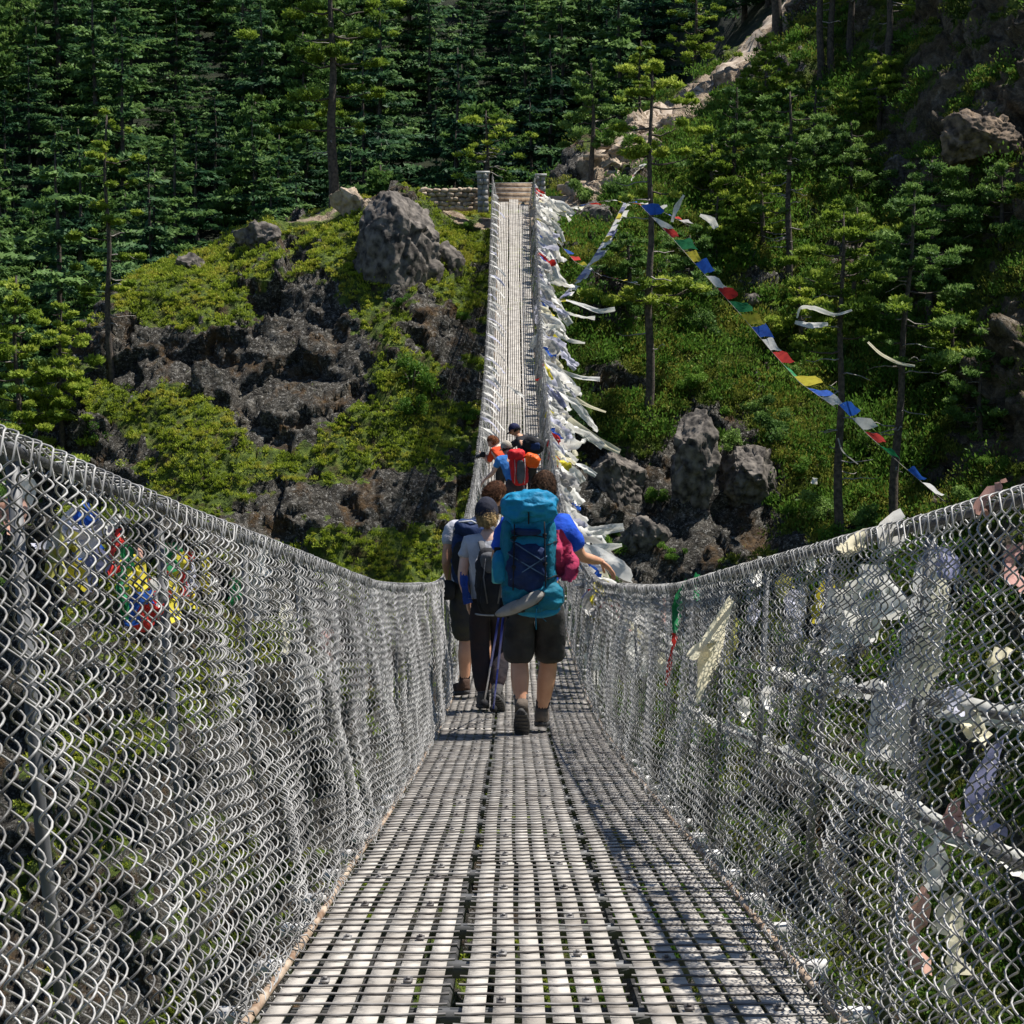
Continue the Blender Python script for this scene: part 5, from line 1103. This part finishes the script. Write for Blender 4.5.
for k, (x0, z0, x1, z1) in enumerate([(-.10, .62, -.11, .12), (.11, .64, .12, .14), (-.15, .40, .13, .22), (.13, .38, -.13, .20), (-.13, .50, .10, .34)]):
    mb = MB(); t_ = np.linspace(0, 1, 9)[:, None]; pts = pp(x0, -.172, z0)*(1-t_)+pp(x1, -.178, z1)*t_; pts[:, 1] -= .012*np.sin(t_[:, 0]*pi); mb.tube(pts, .0045 if k > 1 else .011, 6, True, (1, .5) if k < 2 else None)
    mb.build('compression_strap' if k < 2 else 'elastic_cord', BLK if k < 2 else fab('dull_blue_cord', (.10, .17, .27)), pk, True)
for k, (x, L_) in enumerate([(.06, .17), (.095, .11)]):
    mb = MB(); mb.tube([pp(x, -.16, -.01), pp(x-.01, -.17, -.08), pp(x+(.03 if k else -.005), -.165, -.01-L_)], .013 if k == 0 else .005, 6, True, (1, .3)); mb.build('loose_strap', TEAL, pk, True)
for sx, S_ in ((-.09, -1), (.09, 1)):
    mb = MB(); mb.tube([pp(sx, .10, .66), pp(sx+.04*S_, .20, .69), pp(sx+.05*S_, .33, .64), pp(sx+.05*S_, .42, .50), pp(sx+.07*S_, .36, .30), pp(sx+.09*S_, .18, .20)], .026, 8, True, (1, .3)); mb.build('shoulder_strap', BLK, pk, True)
mb = MB(); mb.tube([pp(-.02, -.16, .80), pp(0, -.175, .70), pp(.0, -.17, .62)], .006, 6); mb.build('haul_loop', BLK, pk, True)
for (x_, z_) in ((-.105, .30), (.115, .32), (-.10, .52), (.112, .54)):
    mb = MB(); mb.box(pp(x_, -.182, z_), (.030, .010, .022)); mb.box(pp(x_, -.184, z_-.018), (.018, .008, .012)); mb.build('buckle', BLK, pk)
mb = MB(); t_ = np.linspace(-1, 1, 15); mb.tube(np.stack([.135*t_, -.158+.03*t_**2, .505+.03*(1-t_**2)], 1), .0045, 5); mb.build('zip', BLK, pk, True)
for S_ in (-1, 1):
    mb = MB(); ell(mb, pp(.155*S_, -.06, .36), (.035, .085, .27), rotz(-.35*S_), 12, .016, 1.0, 4, 9); mb.build('side_panel', TEALD, pk, True)
for z_ in (.20, .46):
    mb = MB(); mb.tube([pp(.13, -.16, z_), pp(.19, -.09, z_+.02), pp(.205, .0, z_+.01), pp(.19, .09, z_)], .010, 6, True, (1, .3)); mb.build('side_strap', BLK, pk, True)
# towel, bottle, sandals, poles carried on the pack
TOW = fab('raspberry_cloth', (.48, .05, .12), (.33, .03, .08)); o = cloth_strip([A0+pp(.135, -.21, 1.40), A0+pp(.165, -.25, 1.30), A0+pp(.185, -.27, 1.20), A0+pp(.19, -.26, 1.08)], [.07, .15, .20, .19], [0, 1, 0], TOW, 'towel', .45, 5, None, 9); tag(o, 'raspberry pink cloth hanging on the right side of the teal pack', 'towel')
o2 = link('towel_fold', o.data.copy(), o); o2.location = (.006, -.012, .0); o2.rotation_euler = (0, 0, .25); o2.scale = (.92, .92, .96)
BOT = thing('water_bottle', A0+pp(-.245, -.27, 1.06), 'pale turquoise bottle in the left side pocket of the teal pack', 'bottle')
mb = MB(); zz = np.array([0, .01, .08, .16, .19, .20]); mb.tube(np.stack([0*zz, 0*zz, zz], 1), np.array([.034, .040, .042, .040, .028, .024]), 16); mb.build('bottle_body', pmat('turquoise_plastic', (.10, .50, .52), None, 9, .3), BOT, True)
mb = MB(); mb.tube([[0, 0, .20], [0, 0, .235]], .026, 14); mb.build('bottle_cap', BLK, BOT)
SANDM = fab('grey_sandal_sole', (.34, .32, .29), (.2, .19, .17)); 
def sandal(loc, rot, lab):
    t = thing('sandal', loc, lab, 'sandal'); n = 26; a = np.linspace(0, 2*pi, n, endpoint=False); pr = np.stack([.128*np.cos(a), .043*np.sin(a)*(1+.18*np.cos(a))], 1)
    for nm, z0, z1, sc2, m_ in (('outsole', -.014, .0, 1.0, fab('dark_rim', (.05, .05, .05))), ('footbed', .001, .012, .94, SANDM)):
        q = MB(); V = [(p[0]*sc2, p[1]*sc2, z0) for p in pr]+[(p[0]*sc2, p[1]*sc2, z1) for p in pr]+[(0, 0, z0), (0, 0, z1)]
        q.add(np.array(V)@rot.T, [[i, (i+1) % n, n+(i+1) % n, n+i] for i in range(n)], [[2*n, (i+1) % n, i] for i in range(n)]+[[2*n+1, n+i, n+(i+1) % n] for i in range(n)]); q.build(nm, m_, t)
    for xx in (.05, -.05):
        q = MB(); aa = np.linspace(0, pi, 9); q.tube(np.stack([0*aa+xx, .044*np.cos(aa), -.014-.03*np.sin(aa)], 1)@rot.T, .010, 6, True, (1, .35)); q.build('strap', BLK, t, True)
sandal(A0+pp(-.055, -.44, .96), roty(-.50)@rotx(1.3), 'right one of two grey sandals strapped under the teal pack')
sandal(A0+pp(-.15, -.43, .915), roty(-.38)@rotx(1.2), 'left lower one of two grey sandals strapped under the teal pack')
PB = pmat('blue_pole_metal', (.03, .06, .45), (.02, .04, .3), 8, .35, .5)
for k, (top, tip, lab) in enumerate([(A0+pp(-.24, -.02, .80), np.array([(483-512)/F*15.0, 15.0, float(zd(15.0))+.06]), 'blue trekking pole reaching farther left behind the man with the teal pack'), (A0+pp(-.21, .02, .80), np.array([(492.5-512)/F*14.9, 14.9, float(zd(14.9))+.02]), 'blue trekking pole nearer to the legs of the man with the teal pack')]):
    t = thing('trekking_pole', top, lab, 'trekking pole'); d = tip-top; 
    hand = PA['wrl']+A0-top
    q = MB(); q.tube([hand+pp(.01*k, .04, .10), hand*.5+pp(0, .02, .02), [0, 0, 0]], [.014, .013, .010], 8); q.build('grip', BLK, t, True)
    for nm, a_, b_, r_, m_ in (('upper_shaft', 0, .5, .0085, PB), ('lower_shaft', .5, .97, .0065, pmat('silver_pole_metal', (.5, .5, .55), None, 8, .3, .8) if k == 0 else PB), ('tip', .97, 1, .004, BLK)):
        q = MB(); q.tube([d*a_, d*b_], r_, 8); q.build(nm, m_, t, True)
    q = MB(); q.tube([d*.93, d*.935], .03, 12); q.build('basket', BLK, t)
# ---------------- B: the woman with the black day pack
B0 = gnd(489, 15.4); 
JB = dict(pelvis=(.0, 0, .89), waist=(0, .02, 1.02), chest=(-.01, .05, 1.21), neck=(-.01, .08, 1.37), head=(-.02, .12, 1.535), shl=(-.165, .06, 1.315), ell=(-.21, .0, 1.06), wrl=(-.17, .10, .86), shr=(.155, .06, 1.315), elr=(.21, .02, 1.07), wrr=(.16, .18, .92),
          hipl=(-.085, 0, .86), knl=(-.07, .06, .47), anl=(-.045, .0, .10), toel=(-.06, .18, .03), hipr=(.09, 0, .86), knr=(.085, .12, .46), anr=(.06, -.14, .17), toer=(.075, -.02, .035))
rB, PBj, RB, cB = human(B0, JB, 'blonde woman in dark cap, left of the man with the teal pack', M_SKINP, hair_mat('blonde_hair', (.60, .42, .20)), .3, (-.1, 1, -.15), build=.92)
shirt(rB, PBj, fab('pale_grey_shirt', (.50, .50, .52), (.36, .36, .39)), .93, .5, .010, 12)
trousers(rB, PBj, fab('black_leggings', (.018, .017, .022), (.035, .022, .022)), 'long', .95, .006, 13, 'leggings', True)
for s in 'lr': boot(rB, PBj['an'+s], PBj['toe'+s], fab('grey_shoe', (.10, .095, .09)), SOLE, kn=PBj['kn'+s], sockmat=fab('grey_purple_sock', (.16, .14, .17)), sock_h=.05, name='shoe')
cap(rB, cB, RB, fab('dark_navy_cap', (.022, .024, .04), (.015, .016, .025)), 1)
pkb = thing('backpack', B0+pp(.03, -.17, .84), 'small black day pack with grey straps on the back of the woman in the cap', 'backpack'); DG = fab('black_pack_cloth', (.022, .023, .026), (.012, .012, .014)); GG = fab('grey_mesh_cloth', (.12, .12, .125), (.07, .07, .075))
mb = MB(); ell(mb, pp(0, 0, .20), (.135, .10, .26), rotx(.05), 21, .02, 1.2, 5, 7); mb.build('main_compartment', DG, pkb, True)
mb = MB(); ell(mb, pp(.01, -.085, .12), (.10, .04, .15), None, 22, .012, 1.0, 4, 7); mb.build('front_pocket', DG, pkb, True)
mb = MB(); ell(mb, pp(0, -.07, .36), (.10, .05, .085), None, 23, .012, .8, 4, 7); mb.build('lid', GG, pkb, True)
for sx in (-1, 1):
    mb = MB(); mb.tube([pp(.07*sx, -.02, .42), pp(.09*sx, .10, .50), pp(.10*sx, .26, .47), pp(.12*sx, .34, .33), pp(.14*sx, .22, .12)], .024, 8, True, (1, .3)); mb.build('shoulder_strap', GG, pkb, True)
    mb = MB(); mb.tube([pp(.05*sx, -.11, .40), pp(.07*sx, -.13, .25), pp(.04*sx, -.13, .05)], .006, 6); mb.build('webbing', GG, pkb, True)
mb = MB(); aa = np.linspace(.15, pi-.15, 9); mb.tube(np.stack([.13*np.cos(aa), -.10*np.sin(aa), -.045+0*aa], 1), .012, 6, True, (1, .5)); mb.build('waist_strap', fab('pale_strap', (.45, .45, .44)), pkb, True)
o = cloth_strip([B0+pp(-.20, -.02, 1.10), B0+pp(-.19, -.06, .98), B0+pp(-.16, -.08, .86)], [.05, .08, .07], [0, 1, 0], fab('royal_blue_jacket', (.03, .08, .35)), 'jacket', .4, 33); tag(o, 'blue sleeve of a jacket tucked at the left hip of the woman in the cap', 'jacket')
# ---------------- C: the man on the left with the navy pack
C0 = gnd(466, 16.6)
JC = dict(pelvis=(.02, .02, .95), waist=(.03, .06, 1.10), chest=(.05, .14, 1.30), neck=(.14, .20, 1.53), head=(.235, .25, 1.70), shl=(-.13, .12, 1.46), ell=(-.17, .02, 1.15), wrl=(-.14, .14, .95), shr=(.25, .16, 1.46), elr=(.30, .24, 1.18), wrr=(.24, .38, 1.02),
          hipl=(-.07, 0, .92), knl=(-.01, .04, .50), anl=(-.015, -.04, .12), toel=(-.075, .12, .04), hipr=(.12, 0, .92), knr=(.16, .14, .50), anr=(.15, .12, .10), toer=(.17, .3, .03))
rC, PC, RC, cC = human(C0, JC, 'brown-haired man at the left netting, head leaning right, wearing a navy pack', M_SKIN, hair_mat('chestnut_hair', (.12, .05, .025)), .05, (.75, .65, -.25), build=1.0)
shirt(rC, PC, fab('white_grey_shirt', (.55, .55, .58), (.40, .40, .44)), 1.0, .6, .012, 22)
trousers(rC, PC, fab('dark_shorts_with_yellow', (.03, .03, .035), (.06, .055, .03)), 'short', 1.0, .012, 24)
for s in 'lr': boot(rC, PC['an'+s], PC['toe'+s], fab('brown_boot', (.11, .065, .045), (.06, .035, .025)), SOLE, kn=PC['kn'+s], sockmat=fab('navy_sock', (.012, .014, .03)), sock_h=.10)
pkc = thing('backpack', C0+pp(.0, -.10, 1.02), 'navy blue pack on the man at the left netting, partly hidden by the woman', 'backpack')
mb = MB(); ell(mb, pp(0, .0, .20), (.125, .12, .24), roty(.06), 31, .02, 1.2, 5, 7); mb.build('main_compartment', NAVY, pkc, True)
mb = MB(); ell(mb, pp(.03, .0, .42), (.13, .12, .075), roty(.1), 32, .016, .8, 4, 7); mb.build('lid', NAVY, pkc, True)
mb = MB(); ell(mb, pp(-.03, -.11, .18), (.08, .03, .15), None, 33, .01, .8, 4, 7); mb.build('front_pocket', DG, pkc, True)
mb = MB(); mb.tube([pp(-.10, -.06, .42), pp(-.05, -.09, .49), pp(.05, -.10, .50), pp(.13, -.05, .45)], .009, 6); mb.build('piping', fab('white_piping', (.6, .6, .62)), pkc, True)
cb_ = thing('camera_bag', C0+pp(-.15, -.10, .93), 'small black pouch hanging at the left hip of the man with the navy pack', 'pouch'); mb = MB(); ell(mb, pp(0, 0, 0), (.06, .05, .085), None, 35, .006, 1.2, 4); mb.build('pouch', DG, cb_, True); mb = MB(); mb.tube([pp(0, 0, .07), pp(.02, .02, .2), pp(.05, .04, .32)], .012, 6, True, (1, .3)); mb.build('strap', fab('yellow_green_strap', (.35, .38, .05)), cb_, True)
# ---------------- D, E, F: the group farther along, looking over the left side
D0 = gnd(514, 34.0)
JD = dict(pelvis=(.02, .0, .92), waist=(-.0, .05, 1.05), chest=(-.06, .14, 1.20), neck=(-.10, .20, 1.34), head=(-.13, .24, 1.47), shl=(-.26, .14, 1.27), ell=(-.36, .18, 1.05), wrl=(-.50, .24, .93), shr=(.12, .16, 1.29), elr=(.18, .26, 1.08), wrr=(.10, .42, 1.0),
          hipl=(-.08, 0, .89), knl=(-.09, .08, .48), anl=(-.10, .0, .10), toel=(-.11, .18, .03), hipr=(.12, 0, .89), knr=(.11, .08, .48), anr=(.10, -.05, .10), toer=(.11, .12, .03))
rD, PD, RD, cD = human(D0, JD, 'person in pale cap and light blue shirt leaning on the left netting', M_SKINP, hair_mat('short_dark_hair', (.06, .04, .03)), 0, (-.6, .8, -.3))
shirt(rD, PD, fab('light_blue_shirt', (.06, .24, .62), (.04, .17, .48)), .98, .6, .01, 42); trousers(rD, PD, fab('red_trim_trousers', (.06, .05, .06)), 'long', .98, .01, 43, 'trousers')
for s in 'lr': boot(rD, PD['an'+s], PD['toe'+s], MBT, SOLE, kn=PD['kn'+s])
cap(rD, cD, RD, fab('beige_cap', (.52, .47, .38)), 1)
RED = fab('red_pack_cloth', (.62, .02, .025), (.45, .012, .015), .6); ORG = fab('orange_rain_cover', (.85, .13, .01), (.65, .08, .01), .5)
pkd = thing('backpack', D0+pp(.08, -.14, .88), 'red pack with grey panels on the person in the pale cap', 'backpack')
mb = MB(); ell(mb, pp(0, 0, .26), (.15, .13, .28), roty(-.15), 41, .02, 1.2, 5, 7); mb.build('main_compartment', RED, pkd, True)
mb = MB(); ell(mb, pp(-.04, -.02, .50), (.15, .13, .10), roty(-.1), 42, .02, .8, 4, 7); mb.build('lid', RED, pkd, True)
mb = MB(); ell(mb, pp(.03, -.12, .22), (.07, .03, .20), None, 43, .01, .9, 4); mb.build('front_panel', GG, pkd, True)
for x_ in (-.07, .10): mb = MB(); mb.tube([pp(x_, -.13, .45), pp(x_+.01, -.145, .25), pp(x_, -.13, .02)], .012, 6, True, (1, .4)); mb.build('compression_strap', fab('white_strap', (.6, .6, .6)), pkd, True)
ob_ = thing('stuff_sack', D0+pp(.30, -.16, 1.28), 'bright orange stuff sack tied to the right side of the red pack', 'stuff sack'); mb = MB(); ell(mb, pp(0, 0, 0), (.15, .11, .12), roty(.2), 44, .03, .6, 4, 7); mb.build('sack', ORG, ob_, True); mb = MB(); mb.tube([pp(-.15, 0, .03), pp(-.10, -.06, .11), pp(0, -.10, .10)], .006, 6); mb.build('drawcord', BLK, ob_, True)
E0 = gnd(503, 36.6)
JE = dict(pelvis=(.05, .0, .90), waist=(.0, .06, 1.01), chest=(-.07, .16, 1.12), neck=(-.12, .22, 1.22), head=(-.19, .24, 1.31), shl=(-.20, .12, 1.13), ell=(-.26, .20, .92), wrl=(-.34, .22, 1.02), shr=(.06, .20, 1.16), elr=(-.02, .34, .96), wrr=(-.24, .30, 1.03),
          hipl=(-.05, 0, .87), knl=(-.05, .1, .47), anl=(-.05, .0, .10), toel=(-.10, .17, .03), hipr=(.13, 0, .87), knr=(.12, .1, .47), anr=(.12, -.02, .10), toer=(.10, .16, .03))
rE, PE, RE, cE = human(E0, JE, 'ginger-haired person in orange shirt bending over the left netting with a camera', M_SKINP, hair_mat('ginger_hair', (.34, .13, .06)), .1, (-.9, .2, -.5))
shirt(rE, PE, fab('orange_red_shirt', (.80, .10, .03), (.6, .06, .02)), .95, .9, .01, 52); trousers(rE, PE, M_SH, 'long', .98, .01, 53, 'trousers')
for s in 'lr': boot(rE, PE['an'+s], PE['toe'+s], MBT, SOLE, kn=PE['kn'+s])
cm_ = thing('camera', E0+pp(-.37, .24, 1.07), 'black camera held out over the left netting by the bending person in orange', 'camera'); mb = MB(); ell(mb, pp(0, 0, 0), (.045, .07, .05), None, 5, 0, 3, 3); mb.build('camera_body', DG, cm_, True); mb = MB(); mb.tube([pp(-.03, 0, -.01), pp(-.13, 0, -.05)], [.036, .040], 14); mb.build('lens', pmat('black_lens', (.015, .015, .017), None, 9, .3), cm_, True)
F0 = gnd(523, 38.0)
JF = dict(pelvis=(.10, .0, .88), waist=(.06, .05, 1.0), chest=(.0, .14, 1.13), neck=(-.08, .20, 1.24), head=(-.16, .24, 1.37), shl=(-.10, .10, 1.16), ell=(-.28, .22, 1.02), wrl=(-.46, .26, 1.04), shr=(.14, .22, 1.18), elr=(.12, .36, .98), wrr=(-.02, .46, .98),
          hipl=(.0, 0, .86), knl=(.0, .1, .47), anl=(.0, .0, .10), toel=(-.05, .17, .03), hipr=(.18, 0, .86), knr=(.17, .1, .47), anr=(.17, -.02, .10), toer=(.15, .16, .03))
rF, PF, RF, cF = human(F0, JF, 'person in navy cap and dark clothes, farthest of the hikers, looking down to the left', M_SKIN, hair_mat('black_hair', (.02, .018, .016)), 0, (-.95, .1, -.4))
shirt(rF, PF, fab('dark_shirt', (.035, .035, .04)), .98, .9, .01, 62); trousers(rF, PF, M_SH, 'long', .98, .01, 63, 'trousers')
for s in 'lr': boot(rF, PF['an'+s], PF['toe'+s], MBT, SOLE, kn=PF['kn'+s])
cap(rF, cF, RF, fab('navy_cap', (.018, .022, .07), (.012, .015, .045)), 1)
pkf = thing('backpack', F0+pp(.20, -.10, .98), 'dark pack slung on the farthest hiker in the navy cap', 'backpack'); mb = MB(); ell(mb, pp(0, 0, .12), (.19, .13, .15), roty(.45), 61, .03, 1.0, 4, 7); mb.build('main_compartment', DG, pkf, True); mb = MB(); ell(mb, pp(.03, -.11, .10), (.09, .035, .08), None, 62, .01, .8, 4); mb.build('front_pocket', NAVY, pkf, True)
